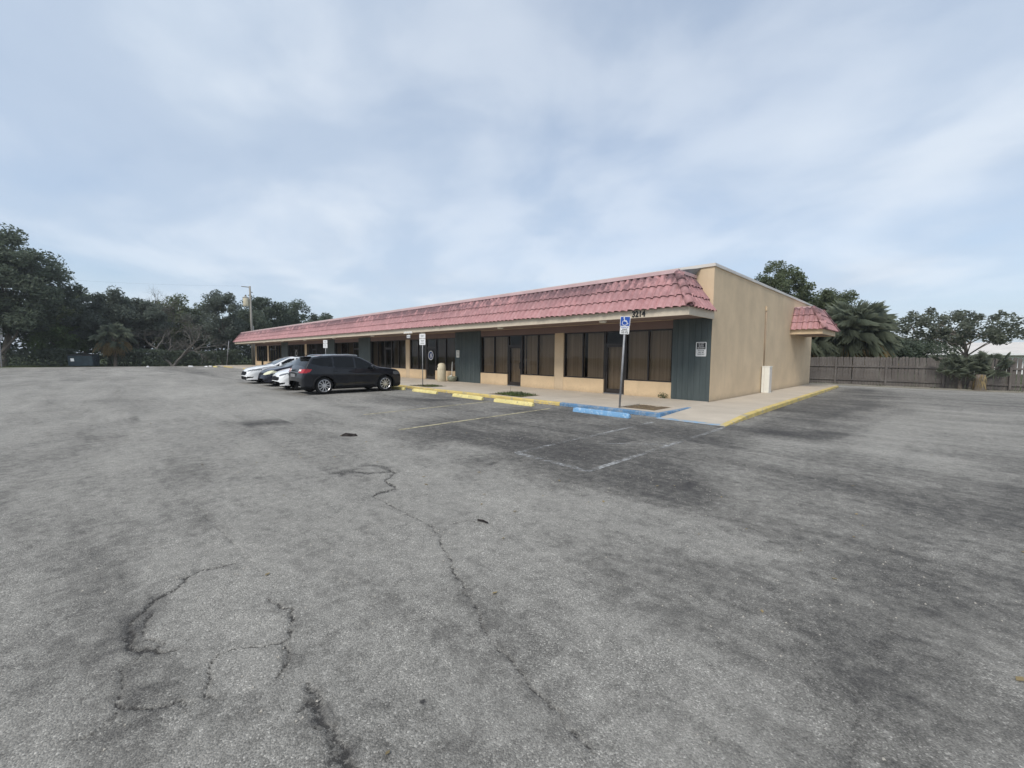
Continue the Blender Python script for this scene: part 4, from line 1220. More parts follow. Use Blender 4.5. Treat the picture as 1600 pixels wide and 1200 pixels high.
def build_car(name, label, spec, loc, rz):
    """body = loft of sections along y (+y is the nose); regions of it become glass, lamps, grille ..."""
    car = empty(name, loc, rz); tag(car, label, 'car', 'cars parked in front of the shops')
    st = np.array(spec['stations'], float)          # y, z bottom, z top, half width
    seg = np.hypot(np.diff(st[:, 0]), np.maximum(np.abs(np.diff(st[:, 2])), np.abs(np.diff(st[:, 3]))))
    s_ = np.concatenate([[0], np.cumsum(seg)])
    ns = 230
    ss = np.linspace(0, s_[-1], ns)
    Y = np.interp(ss, s_, st[:, 0]); ZB = np.interp(ss, s_, st[:, 1]); ZT = np.interp(ss, s_, st[:, 2]); W = np.interp(ss, s_, st[:, 3])
    k = spec.get('smooth', 4)
    Y, ZB, ZT, W = (np.concatenate([a[:1], smooth1(a, k)[1:-1], a[-1:]]) for a in (Y, ZB, ZT, W))
    belt = np.interp(Y, *zip(*spec['belt']))
    ZBE = np.minimum(belt, ZT-.05); ZBE = np.maximum(ZBE, ZB+.02)
    th = spec.get('tumble', .40)
    WR = np.maximum(W-.012-th*np.maximum(ZT-ZBE-.05, 0), W*.35)
    ctrl = [  # (x, z) per station
        (W-.10, ZB), (W-.025, ZB+.05*np.minimum(1, (ZBE-ZB)/.3)), (W-.030, ZB+.34*(ZBE-ZB)), (W, ZB+.70*(ZBE-ZB)), (W-.022, ZBE-.10*(ZBE-ZB)),
        (W-.030, ZBE), (WR, ZT-.055), (WR-.06, ZT-.016), (WR*.62, ZT+.0), (WR*0, ZT+.012)]
    cnt = [2, 5, 6, 6, 3, 20, 3, 8, 12]
    rows = []
    rid = []
    for i, c in enumerate(cnt):
        for j in range(c):
            f_ = j/c
            rows.append((ctrl[i][0]*(1-f_)+ctrl[i+1][0]*f_, ctrl[i][1]*(1-f_)+ctrl[i+1][1]*f_)); rid.append(i)
    rows.append(ctrl[-1]); rid.append(8)
    X = np.stack([r[0] for r in rows], 1); Z = np.stack([r[1] for r in rows], 1)
    for _ in range(2):                                # round the section a little
        X[:, 1:-1] = .5*X[:, 1:-1]+.25*(X[:, :-2]+X[:, 2:]); Z[:, 1:-1] = .5*Z[:, 1:-1]+.25*(Z[:, :-2]+Z[:, 2:])
    nr = X.shape[1]
    # bow the nose and the tail in plan
    L0, L1 = Y.min(), Y.max()
    Yg = np.repeat(Y[:, None], nr, 1)
    bow = spec.get('bow', .10)
    xr = np.abs(X)/W.max()
    tf_ = np.clip((Yg-(L1-.9))/.9, 0, 1); tr_ = np.clip(((L0+.6)-Yg)/.6, 0, 1)
    Yg = Yg-tf_*bow*xr**2.2+tr_*bow*.6*xr**2.2
    faces = {}
    I = np.arange(ns*nr).reshape(ns, nr)
    q = np.stack([I[:-1, :-1], I[1:, :-1], I[1:, 1:], I[:-1, 1:]], -1).reshape(-1, 4)
    P = np.stack([X, Yg, Z], -1).reshape(-1, 3)
    cen = P[q].mean(1)
    rowid = np.repeat(np.array(rid[:-1])[None, :], ns-1, 0).ravel()
    cx, cy, cz = cen.T
    keep = np.ones(len(q), bool)
    for wy in spec['wheels']:
        keep &= ~((np.hypot(cy-wy, cz-spec['wr']) < spec['wr']+.055) & (cx > W.max()-.42) & (rowid <= 5))
    region = np.full(len(q), 'body', dtype=object)
    for nm, poly in spec['side_windows']:
        region[(rowid >= 5) & (rowid <= 6) & (cx > .4) & in_poly(cy, cz, poly)] = nm
    a, b = spec['windscreen']; region[(rowid >= 7) & (cy > a) & (cy < b)] = 'windscreen'
    a, b = spec['rear_glass']; region[(rowid >= 7) & (cy > a) & (cy < b)] = 'rear_window'
    for nm, test in spec['regions']: region[test(cx, cy, cz, rowid)] = nm
    mats = dict(body=spec['paint'], windscreen=m_wglass if spec.get('clearscreen') else m_carglass, rear_window=m_carglass)
    mats.update(spec.get('mats', {}))
    names = [n_ for n_ in dict.fromkeys(region)]
    single = {'windscreen', 'rear_window', 'grille', 'lower_intake', 'body', 'cladding', 'bumper_insert', 'licence_recess', 'spoiler'}
    for nm in names:
        sel = keep & (region == nm)
        if not sel.any(): continue
        m = mats.get(nm, m_carglass)
        qq = q[sel]; u_, inv = np.unique(qq, return_inverse=True); f1 = inv.reshape(-1, 4); v1 = P[u_]
        v2 = v1*np.array([-1, 1, 1]); f2 = f1[:, ::-1]
        off = 0 if nm == 'body' else .002
        pub = nm.rstrip('0123456789_') if nm not in ('side_window',) else nm
        if nm in single:
            o = link(pub, np_mesh(pub, np.concatenate([v1, v2]), np.concatenate([f1, f2+len(v1)]), m, True), car)
        else:
            link(pub, np_mesh(pub, v1, f1, m, True), car); link(pub, np_mesh(pub, v2, f2, m, True), car)
    # underside and wheel wells
    wmx = W.max()
    MB().box((-wmx+.14, L0+.25, spec['clear']), (wmx-.14, L1-.3, spec['clear']+.28)).build('underbody', m_interior, car)
    for wy in spec['wheels']:
        for sgn in (-1, 1):
            mb = MB()
            R = spec['wr']+.06; K = 18; vs = []; fs = []
            for kx_ in (wmx-.02, wmx-.36):
                for i in range(K+1):
                    t_ = math.radians(-20+220*i/K); vs.append((sgn*kx_, wy+R*math.cos(t_), spec['wr']+R*math.sin(t_)))
            for i in range(K): fs.append((i, i+1, K+2+i, K+1+i))
            c0 = len(vs); vs.append((sgn*(wmx-.36), wy, spec['wr']))
            for i in range(K): fs.append((K+1+i, K+2+i, c0))
            mb.add(vs, fs).build('wheel_well', m_interior, car)
        # arch lip
        if spec.get('arch'):
            for sgn in (-1, 1):
                mb = MB(); vs = []; fs = []; K = 22
                for i in range(K+1):
                    t_ = math.radians(-12+204*i/K)
                    for R, xo in ((spec['wr']+.045, .006), (spec['wr']+.10, .008), (spec['wr']+.105, -.03)):
                        vs.append((sgn*(wmx+xo), wy+R*math.cos(t_), spec['wr']+R*math.sin(t_)))
                for i in range(K):
                    for k2 in range(2): fs.append((i*3+k2, i*3+k2+1, i*3+4+k2, i*3+3+k2))
                mb.add(vs, fs).build('wheel_arch', m_plastic, car, True)
    # wheels
    wr = spec['wr']; tw = .21
    tyre = [(wr*.62, -tw/2), (wr*.90, -tw/2), (wr*.975, -tw/2+.025), (wr, -tw/2+.06), (wr, tw/2-.06), (wr*.975, tw/2-.025), (wr*.90, tw/2), (wr*.68, tw/2+.002)]
    rimp = [(wr*.70, tw/2+.004), (wr*.665, tw/2+.008), (wr*.63, tw/2-.01), (wr*.60, tw/2-.07)]
    ty_me = MB().lathe(tyre, 36, axis='x').mesh('tyre', m_tyre, True)
    rm = MB().lathe(rimp, 36, axis='x')
    rm.lathe([(0, tw/2-.012), (.055, tw/2-.015), (.065, tw/2-.04)], 14, axis='x')
    nsp = spec.get('spokes', 10)
    for i in range(nsp):
        a0 = 2*math.pi*i/nsp+(.12 if i % 2 else -.12)*spec.get('pair', 0)
        d = Vector((0, math.cos(a0), math.sin(a0))); n_ = Vector((0, -math.sin(a0), math.cos(a0)))
        r0_, r1_, h0, h1 = .05, wr*.65, .018, .017+.012*spec.get('pair', 0)
        vs = []
        for xo in (tw/2-.014, tw/2-.05):
            vs += [d*r0_-n_*h0, d*r0_+n_*h0, d*r1_+n_*h1, d*r1_-n_*h1]
            for v in vs[-4:]: v.x = xo
        rm.add(vs, [(0, 1, 2, 3), (0, 4, 5, 1), (1, 5, 6, 2), (2, 6, 7, 3), (3, 7, 4, 0)])
    rm_me = rm.mesh('rim', m_rim)
    dk_me = MB().lathe([(0, tw/2-.09), (wr*.66, tw/2-.085)], 24, axis='x').mesh('brake_disc', m_interior)
    for wy in spec['wheels']:
        for sgn in (-1, 1):
            w = empty('wheel', (sgn*(wmx-.125), wy, wr), 0 if sgn > 0 else math.pi); w.parent = car
            for nm, me_ in (('tyre', ty_me), ('rim', rm_me), ('brake_disc', dk_me)): link(nm, me_, w)
    # helper: half width of the side at (y, z)
    def side(y, z):
        i = int(np.argmin(np.abs(Y-y)+(0 if True else 0)))
        lim = 26
        return float(np.interp(z, Z[i, :lim+17], X[i, :lim+17]))
    for pts in spec.get('seams', []):
        for sgn in (-1, 1):
            mb = MB(); vs = []; fs = []
            dense = []
            for (a0, b0), (a1, b1) in zip(pts[:-1], pts[1:]):
                for k2 in range(8): dense.append((a0+(a1-a0)*k2/8, b0+(b1-b0)*k2/8))
            dense.append(pts[-1])
            for i, (y, z) in enumerate(dense):
                ya, za = dense[max(i-1, 0)]; yb, zb = dense[min(i+1, len(dense)-1)]
                l_ = math.hypot(yb-ya, zb-za)+1e-9; ny, nz = -(zb-za)/l_, (yb-ya)/l_
                for e in (-.005, .005): vs.append((sgn*(side(y, z)+.003), y+ny*e, z+nz*e))
            for i in range(len(dense)-1): fs.append((i*2, i*2+1, i*2+3, i*2+2))
            mb.add(vs, fs).build('door_seam', m_interior, car)
    for (y, z) in spec.get('handles', []):
        for sgn in (-1, 1):
            xo = side(y, z)
            a = sorted((sgn*(xo-.01), sgn*(xo+.032)))
            MB().box((a[0], y-.10, z-.014), (a[1], y+.10, z+.016)).build('door_handle', spec.get('handle_mat', spec['paint']), car, bevel=.008)
    my, mz = spec['mirror']
    for sgn in (-1, 1):
        xo = side(my, mz)
        mb = MB().tube([(sgn*(xo-.03), my, mz-.02), (sgn*(xo+.05), my, mz+.0)], [.03, .03], 8)
        mp = [(0, .07, .085), (.05, .095, .10), (.12, .09, .095), (.17, .05, .06)]
        vs = []; fs = []
        for i, (dx, ry_, rz_) in enumerate(mp):
            for k2 in range(10):
                t_ = 2*math.pi*k2/10; vs.append((sgn*(xo+.04+dx), my+ry_*math.cos(t_)*.75, mz+.04+rz_*math.sin(t_)))
        for i in range(3):
            for k2 in range(10): fs.append((i*10+k2, i*10+(k2+1) % 10, (i+1)*10+(k2+1) % 10, (i+1)*10+k2))
        fs.append(tuple(range(10))); fs.append(tuple(range(30, 40)))
        mb.add(vs, fs).build('side_mirror', spec.get('mirror_mat', spec['paint']), car, True)
    if spec.get('extra'): spec['extra'](car)
    return car

# ---- dark crossover, tail towards us
def suv_extra(car):
    MB().box((-.26, -2.345, .73), (.26, -2.315, .86)).build('licence_plate', m_galv, car)
    MB().tube([(-.62, -2.315, .93), (.62, -2.315, .93)], .014, 6).build('chrome_strip', m_chrome, car)
    MB().box((-.62, -2.10, 1.545), (.62, -1.80, 1.585)).build('spoiler', m_navy, car, bevel=.015)
    for s in (-1, 1):
        MB().tube([(s*.66, -1.55, 1.60), (s*.67, -1.3, 1.655), (s*.67, -.3, 1.68), (s*.66, .12, 1.64)], .016, 6).build('roof_rail', m_chrome, car)
        MB().box((s*.62-.11, -2.30, .33), (s*.62+.11, -2.26, .37)).build('exhaust_trim', m_chrome, car, bevel=.008)
        MB().prism([(-.98, 1.085), (.9, 1.035), (.9, 1.05), (-.98, 1.10)], s*.885, s*.895, 'x').build('window_trim', m_plastic, car)
    MB().tube([(.0, -1.75, 1.61), (.0, -1.88, 1.66)], [.02, .008], 6).build('antenna', m_plastic, car)
SUV = dict(paint=m_navy, clear=.20, wr=.365, wheels=(-1.40, 1.345), smooth=5, tumble=.36, arch=True, spokes=10, pair=.0, bow=.13,
    stations=[(-2.325,.50,.56,.66),(-2.32,.40,.72,.80),(-2.30,.32,.88,.865),(-2.27,.27,.99,.895),(-2.22,.24,1.08,.905),(-2.13,.22,1.20,.91),(-2.02,.21,1.36,.915),(-1.92,.21,1.50,.918),
              (-1.80,.21,1.575,.92),(-1.5,.21,1.618,.92),(-1.0,.21,1.65,.92),(-.4,.21,1.66,.92),(0,.21,1.64,.92),(.3,.21,1.55,.92),(.6,.21,1.39,.92),(.85,.21,1.24,.92),(1.02,.21,1.155,.92),
              (1.25,.21,1.125,.92),(1.6,.21,1.09,.915),(1.9,.21,1.045,.90),(2.08,.21,.99,.88),(2.19,.22,.91,.85),(2.26,.25,.80,.80),(2.31,.30,.66,.73),(2.325,.40,.52,.63)],
    belt=[(-2.4,1.12),(-1.6,1.12),(0,1.07),(1.2,1.02),(2.4,1.0)],
    side_windows=[('side_window_a',[(.90,1.06),(.62,1.27),(.33,1.45),(.14,1.54),(-.04,1.565),(-.02,1.085)]),('side_window_b',[(-.10,1.09),(-.92,1.125),(-.98,1.22),(-.95,1.565),(-.12,1.57)]),
                  ('side_window_c',[(-1.04,1.15),(-1.50,1.19),(-1.93,1.30),(-1.78,1.49),(-1.05,1.56)])],
    windscreen=(.18,1.0), rear_glass=(-2.13,-1.93),
    regions=[('cladding', lambda x,y,z,r: (z < .36) & (r <= 2)), ('bumper_insert', lambda x,y,z,r: (y < -2.12) & (z < .36)),
             ('tail_light', lambda x,y,z,r: (y < -1.86) & (x > .47) & in_poly(x*0+y, z, [(-2.5,.90),(-2.5,1.04),(-2.05,1.075),(-1.88,1.055),(-1.98,.955),(-2.12,.91)])),
             ('reversing_light', lambda x,y,z,r: (y < -2.1) & (x > .47) & (x < .66) & (z > .97) & (z < 1.04)),
             ('headlight', lambda x,y,z,r: (y > 1.75) & (x > .45) & (z > .78) & (z < .93)), ('grille', lambda x,y,z,r: (y > 2.1) & (x < .5) & (z > .45) & (z < .8))],
    mats=dict(cladding=m_plastic, bumper_insert=m_plastic, tail_light=m_red, headlight=m_lens, grille=m_plastic, reversing_light=m_cream),
    seams=[[(-.06,1.08),(-.07,.60),(-.05,.30)],[(.98,1.0),(.96,.62),(.90,.30)],[(-.98,1.12),(-1.02,.95),(-.98,.82)],[(-2.0,.90),(-1.9,.80),(-1.80,.62)]],
    handles=[(-.26,.955),(-.90,.98)], mirror=(.66,1.08), mirror_mat=m_navy, extra=suv_extra)
build_car('parked_car', 'dark navy crossover parked nose to the shops, tail light showing', SUV, (-12.67, -7.25, 0), 0.0).scale = (1, .965, .965)

# ---- white hatchback beside it, nose towards us
def front_regions(hl, gr, fog, low, fy):
    return [('headlight', lambda x,y,z,r: (y > fy-.75) & in_poly(x, z, hl)), ('grille', lambda x,y,z,r: (y > fy-.4) & in_poly(x, z, gr)),
            ('fog_intake', lambda x,y,z,r: (y > fy-.7) & in_poly(x, z, fog)), ('lower_intake', lambda x,y,z,r: (y > fy-.4) & in_poly(x, z, low)),
            ('cladding', lambda x,y,z,r: (z < .22) & (r <= 1))]
def hatch_extra(car): MB().tube([(-.1, 2.135, .74), (.1, 2.135, .74)], .02, 8).build('nose_badge', m_chrome, car)
HATCH = dict(paint=m_carwhite, clear=.15, wr=.325, wheels=(-1.28, 1.37), smooth=5, tumble=.40, spokes=10, bow=.20, clearscreen=True,
    stations=[(-2.15,.45,.55,.62),(-2.13,.30,.78,.80),(-2.08,.22,.95,.86),(-1.98,.20,1.08,.89),(-1.80,.18,1.27,.905),(-1.62,.17,1.38,.91),(-1.2,.17,1.43,.91),(-.6,.17,1.465,.91),(-.1,.17,1.45,.91),
              (.3,.17,1.36,.91),(.7,.17,1.17,.91),(1.02,.17,1.01,.91),(1.3,.17,.96,.91),(1.65,.17,.89,.90),(1.9,.17,.81,.875),(2.03,.18,.74,.84),(2.11,.19,.64,.78),(2.15,.22,.52,.70),(2.16,.28,.40,.62)],
    belt=[(-2.2,1.0),(0,.95),(1.2,.90),(2.3,.86)],
    side_windows=[('side_window_a',[(.92,.945),(.7,1.09),(.45,1.22),(.25,1.31),(0,1.37),(.02,.96)]),('side_window_b',[(-.06,.965),(-.95,1.0),(-1.2,1.15),(-1.05,1.3),(-.08,1.34)])],
    windscreen=(.18,.98), rear_glass=(-1.95,-1.68),
    regions=front_regions([(.42,.64),(.48,.71),(.74,.79),(.90,.82),(.92,.78),(.80,.70),(.60,.645)], [(0,.44),(.44,.44),(.53,.50),(.48,.60),(0,.63)], [(.52,.24),(.78,.29),(.80,.37),(.60,.34)], [(0,.21),(.45,.21),(.40,.27),(0,.28)], 2.16),
    mats=dict(headlight=m_lens, grille=m_plastic, fog_intake=m_plastic, lower_intake=m_plastic, cladding=m_plastic),
    seams=[[(-.03,.95),(-.05,.5),(-.02,.22)],[(.95,.92),(.95,.55),(.86,.22)]], handles=[(-.22,.84),(-.98,.88)], mirror=(.66,.97), extra=hatch_extra)
build_car('parked_car', 'white hatchback backed in directly behind the dark crossover', HATCH, (-15.38, -7.33, 0), math.pi)

# ---- dark blue small saloon with yellowed lamps
SAL = dict(paint=m_carblue, clear=.15, wr=.315, wheels=(-1.28, 1.30), smooth=7, tumble=.42, spokes=8, bow=.24, clearscreen=True,
    stations=[(-2.20,.45,.60,.62),(-2.18,.28,.84,.78),(-2.10,.22,.95,.83),(-1.75,.19,.99,.86),(-1.45,.18,1.08,.865),(-1.0,.17,1.30,.87),(-.55,.17,1.41,.87),(-.05,.17,1.43,.87),(.35,.17,1.34,.87),
              (.75,.17,1.14,.87),(1.05,.17,1.01,.87),(1.35,.17,.96,.865),(1.65,.17,.90,.85),(1.9,.17,.82,.82),(2.05,.18,.73,.78),(2.15,.20,.62,.71),(2.20,.25,.50,.62),(2.21,.32,.40,.54)],
    belt=[(-2.2,.96),(0,.93),(1.2,.90),(2.3,.86)],
    side_windows=[('side_window_a',[(.92,.925),(.75,1.06),(.5,1.2),(.3,1.28),(0,1.35),(.02,.94)]),('side_window_b',[(-.06,.94),(-.85,.97),(-.95,1.1),(-.6,1.29),(-.08,1.32)])],
    windscreen=(.22,1.0), rear_glass=(-1.5,-.95),
    regions=front_regions([(.40,.60),(.42,.68),(.52,.755),(.68,.80),(.80,.80),(.84,.72),(.74,.62),(.55,.58)], [(0,.56),(.34,.57),(.38,.64),(.30,.68),(0,.69)], [(.50,.26),(.70,.28),(.70,.36),(.52,.35)], [(0,.24),(.42,.24),(.42,.40),(0,.41)], 2.21),
    mats=dict(headlight=m_lensy, grille=m_plastic, fog_intake=m_plastic, lower_intake=m_plastic, cladding=m_plastic),
    seams=[[(-.03,.93),(-.05,.5),(-.02,.22)],[(.98,.90),(.98,.55),(.9,.22)]], handles=[(-.25,.82),(-.95,.84)], mirror=(.70,.95))
build_car('parked_car', 'dark blue small saloon with yellowed lamps between two white cars', SAL, (-18.2, -7.20, 0), math.pi)

# ---- white saloon at the far end of the row
FUS = dict(paint=m_carwhite, clear=.15, wr=.335, wheels=(-1.42, 1.43), smooth=5, tumble=.42, spokes=10, bow=.22, clearscreen=True,
    stations=[(-2.43,.45,.62,.66),(-2.41,.28,.90,.82),(-2.34,.22,1.02,.88),(-2.0,.19,1.07,.91),(-1.55,.18,1.15,.92),(-1.1,.17,1.33,.925),(-.6,.17,1.44,.925),(-.05,.17,1.475,.925),(.35,.17,1.40,.925),
              (.8,.17,1.18,.925),(1.12,.17,1.02,.925),(1.5,.17,.97,.92),(1.9,.17,.90,.905),(2.15,.17,.83,.875),(2.28,.18,.76,.83),(2.37,.19,.66,.77),(2.42,.22,.52,.69),(2.43,.28,.40,.60)],
    belt=[(-2.5,1.0),(0,.96),(1.3,.92),(2.5,.88)],
    side_windows=[('side_window_a',[(1.02,.955),(.8,1.09),(.5,1.25),(.3,1.35),(0,1.39),(.02,.975)]),('side_window_b',[(-.06,.98),(-.95,1.01),(-1.15,1.1),(-.75,1.34),(-.08,1.39)])],
    windscreen=(.20,1.08), rear_glass=(-1.6,-1.0),
    regions=front_regions([(.44,.66),(.50,.72),(.76,.79),(.90,.80),(.90,.74),(.70,.68)], [(0,.46),(.42,.46),(.54,.55),(.46,.66),(0,.68)], [(.50,.27),(.80,.32),(.84,.39),(.62,.40)], [(0,.21),(.44,.21),(.40,.30),(0,.31)], 2.43),
    mats=dict(headlight=m_lens, grille=m_plastic, fog_intake=m_plastic, lower_intake=m_plastic, cladding=m_plastic),
    seams=[[(-.03,.97),(-.05,.5),(-.02,.22)],[(1.05,.94),(1.05,.55),(.95,.22)]], handles=[(-.25,.85),(-1.05,.88)], mirror=(.78,.98))
build_car('parked_car', 'white saloon with dark hexagonal grille, leftmost of the parked cars', FUS, (-20.98, -7.12, 0), math.pi)

# ================================================================== TREES AND WHAT LIES BEYOND
def limb(mb, a, b, r0, r1, rg, bend=.12, n=5, sides=7):
    a = np.array(a, float); b = np.array(b, float); L_ = np.linalg.norm(b-a)
    pts = []
    off = rg.normal(0, bend*L_, 3)
    for i in range(n+1):
        t = i/n; pts.append(tuple(a+(b-a)*t+off*math.sin(math.pi*t)*.5+np.array([0, 0, .12*L_*math.sin(math.pi*t)])*(1 if bend else 0)))
    mb.tube(pts, [r0+(r1-r0)*i/n for i in range(n+1)], sides, False)
    return pts
def make_tree(name, label, base, h, r, clear, leafm, barkm, seed, clumps=46, per=230, leaf=.30, cr=.85, tr=.22, lean=(0, 0), cat='tree', squash=1.0, group=None, flatb=.35, forks=1, shells=.3, dens=1.5):
    rg = np.random.default_rng(seed)
    t = empty(name, base); tag(t, label, cat, group)
    zc = clear+(h-clear)*.5; rz_ = (h-clear)*.5
    # lobes give the crown an uneven outline
    C_ = []
    clumps = int(clumps*dens)
    while len(C_) < clumps:
        d = rg.normal(0, 1, 3); d /= np.linalg.norm(d)
        q = d*(shells+(1-shells)*rg.random())**.6
        if q[2] < -.75: continue
        k = 1+.22*math.sin(3*math.atan2(q[1], q[0])+seed)+.10*rg.normal()
        p = np.array([q[0]*r*k, q[1]*r*k*squash, zc+q[2]*rz_*(1 if q[2] > 0 else 1-flatb*.5)])
        p[0] += lean[0]*(p[2]/h); p[1] += lean[1]*(p[2]/h)
        C_.append(p)
    C_ = np.array(C_)
    # trunk and limbs
    mb = MB()
    for fk in range(forks):
        fx = 0 if forks == 1 else (fk-(forks-1)/2)*r*.35
        top = (lean[0]*.5+fx, lean[1]*.5+fx*.3, clear+(h-clear)*.35)
        tp = limb(mb, (fx*.12, 0, -.2), top, tr/(forks**.4), tr*.5/(forks**.4), rg, .05, 8, 9)
        for p in C_[rg.permutation(len(C_))[:min(len(C_), 16//forks+5)]]:
            s0 = tp[int(rg.integers(4, len(tp)))]
            limb(mb, s0, p*np.array([.92, .92, .97]), tr*.30, tr*.06, rg, .12, 5, 5)
    mb.build('trunk', barkm, t, True)
    # foliage
    n = clumps*per
    ci = rg.integers(0, clumps, n)
    sz = cr*rg.uniform(.6, 1.25, clumps)
    g = rg.normal(0, 1, (n, 3)); g /= np.linalg.norm(g, axis=1)[:, None]+1e-9
    g *= (rg.random((n, 1))**.45)
    p = C_[ci]+g*sz[ci][:, None]*np.array([1, 1, .85])
    p[:, 2] = np.maximum(p[:, 2], .15)
    V_, F_ = leaf_quads(p, leaf, rg)
    link('crown', np_mesh('crown', V_, F_, leafm), t)
    return t
G1 = 'trees beyond the left end of the lot'
make_tree('oak_tree', 'tall dark spreading tree at the far left edge of the picture', (-67.9, -22.9, 0), 14.6, 4.7, 1.6, m_leaf_dark, m_bark, 1, 130, 250, .34, 1.25, .34, group=G1, lean=(1, 2))
make_tree('oak_tree', 'dark tree filling in behind the tall left tree', (-78, -30, 0), 13.5, 6.5, 2.5, m_leaf_dark, m_bark, 2, 90, 220, .40, 1.4, .3, group=G1)
make_tree('broadleaf_tree', 'bright green low tree left of the dumpster', (-68.2, -18.4, 0), 6.0, 2.6, .3, m_leaf_bri, m_bark, 3, 46, 240, .26, .80, .12, group=G1)
make_tree('broadleaf_tree', 'dark round tree behind the dumpster', (-77.5, -16.7, 0), 9.6, 3.6, 1.2, m_leaf_mid, m_bark, 4, 60, 230, .32, 1.0, .2, group=G1)
make_tree('pine_tree', 'dark layered tree standing behind the drooping palm', (-68.3, -14.3, 0), 9.6, 3.3, 1.8, m_leaf_blu, m_bark, 5, 62, 230, .28, .85, .2, group=G1)
make_tree('broadleaf_tree', 'grey-green tree with straight trunk right of the drooping palm', (-67.6, -11.5, 0), 8.6, 3.0, 2.7, m_leaf_blu, m_twig, 6, 50, 230, .28, .85, .19, group=G1)
make_tree('broadleaf_tree', 'dark green tree filling in behind the bare grey tree', (-74.5, -6.3, 0), 10.2, 4.2, .4, m_leaf_mid, m_bark, 7, 76, 230, .33, 1.05, .22, group=G1)
make_tree('broadleaf_tree', 'dark tree between the straight trunk and the bare tree', (-79, -11.5, 0), 9.8, 3.8, .8, m_leaf_dark, m_bark, 27, 66, 210, .36, 1.1, .22, group=G1)
make_tree('broadleaf_tree', 'feathery dark tree just left of the utility pole', (-66.2, -2.6, 0), 10.3, 3.1, 1.0, m_leaf_blu, m_bark, 8, 62, 230, .26, .85, .2, group=G1)
make_tree('broadleaf_tree', 'dark green tree rising behind the utility pole', (-74.5, 4.6, 0), 11.2, 4.4, 1.0, m_leaf_dark, m_bark, 9, 76, 230, .34, 1.1, .24, group=G1)
make_tree('broadleaf_tree', 'dark tree behind the far roof, right of the pole', (-80, 12.0, 0), 11.4, 4.2, 1.0, m_leaf_dark, m_bark, 10, 66, 220, .38, 1.15, .24, group=G1)
make_tree('broadleaf_tree', 'last small dark tree top above the far roof', (-85.5, 18.6, 0), 10.2, 3.4, 1.0, m_leaf_dark, m_bark, 11, 46, 220, .38, 1.1, .22, group=G1)

# bare grey tree with a forked trunk
def bare_tree(name, label, base, seed, h=9.2):
    rg = random.Random(seed); t = empty(name, base); tag(t, label, 'tree', G1)
    mt = MB(); br = MB()
    def grow(p, d, l, r, depth):
        d = d.normalized(); n_ = 4; pts = [p]; q = p.copy()
        for i in range(n_):
            d = (d+Vector((rg.gauss(0, .13), rg.gauss(0, .13), rg.gauss(.03, .08)))).normalized(); q = q+d*(l/n_); pts.append(q.copy())
        (mt if depth < 2 else br).tube(pts, [r*(1-.4*i/n_) for i in range(n_+1)], 7 if depth < 2 else (5 if depth < 4 else 3), False)
        if depth >= 6: return
        for k in range(3 if depth < 5 else 2):
            ang = rg.uniform(.35, .95); az = rg.uniform(0, 6.283)
            u = d.orthogonal().normalized(); w = d.cross(u)
            nd = d*math.cos(ang)+(u*math.cos(az)+w*math.sin(az))*math.sin(ang); nd.z += .12
            grow(pts[rg.choice((2, 3, 4))], nd, l*rg.uniform(.58, .80), r*.56, depth+1)
    for dx, dy in ((-.35, -.62), (.15, .50)):
        grow(Vector((0, 0, -.1)), Vector((dx*.8, dy, 1.25)), 3.0, .17, 0)
    mt.build('trunk', m_twig, t, True); br.build('branches', m_twig, t)
    return t
bare_tree('bare_tree', 'leafless grey tree with a forked trunk in front of the left treeline', (-61.6, -8.6, 0), 5)
bare_tree('bare_tree', 'thin leafless tree top showing above the treeline', (-70.5, -8.3, 2.2), 9)

def fan_frond(mb_green, p, az, el, petiole, R, rg, n=18, droop=.35):
    d = Vector((math.cos(az)*math.cos(el), math.sin(az)*math.cos(el), math.sin(el)))
    q = p+d*petiole; q.z -= petiole*petiole*.08
    side = Vector((-math.sin(az), math.cos(az), 0)); upn = side.cross(d)*-1
    mb_green.add([p-side*.02, p+side*.02, q+side*.012, q-side*.012], [(0, 1, 2, 3)])
    for i in range(n):
        a = (i/(n-1)-.5)*math.radians(215)
        ld = d*math.cos(a)+side*math.sin(a)
        l_ = R*(1-.30*abs(i/(n-1)-.5)*2)*rg.uniform(.88, 1.08)
        m_ = q+ld*l_*.55+upn*.05*R; e = q+ld*l_; e.z -= droop*l_*rg.uniform(.5, 1.3)
        w = side*math.cos(a)-d*math.sin(a); w = w.normalized()*R*.62/n
        mb_green.add([q, m_-w, e, m_+w], [(0, 1, 2), (0, 2, 3)])
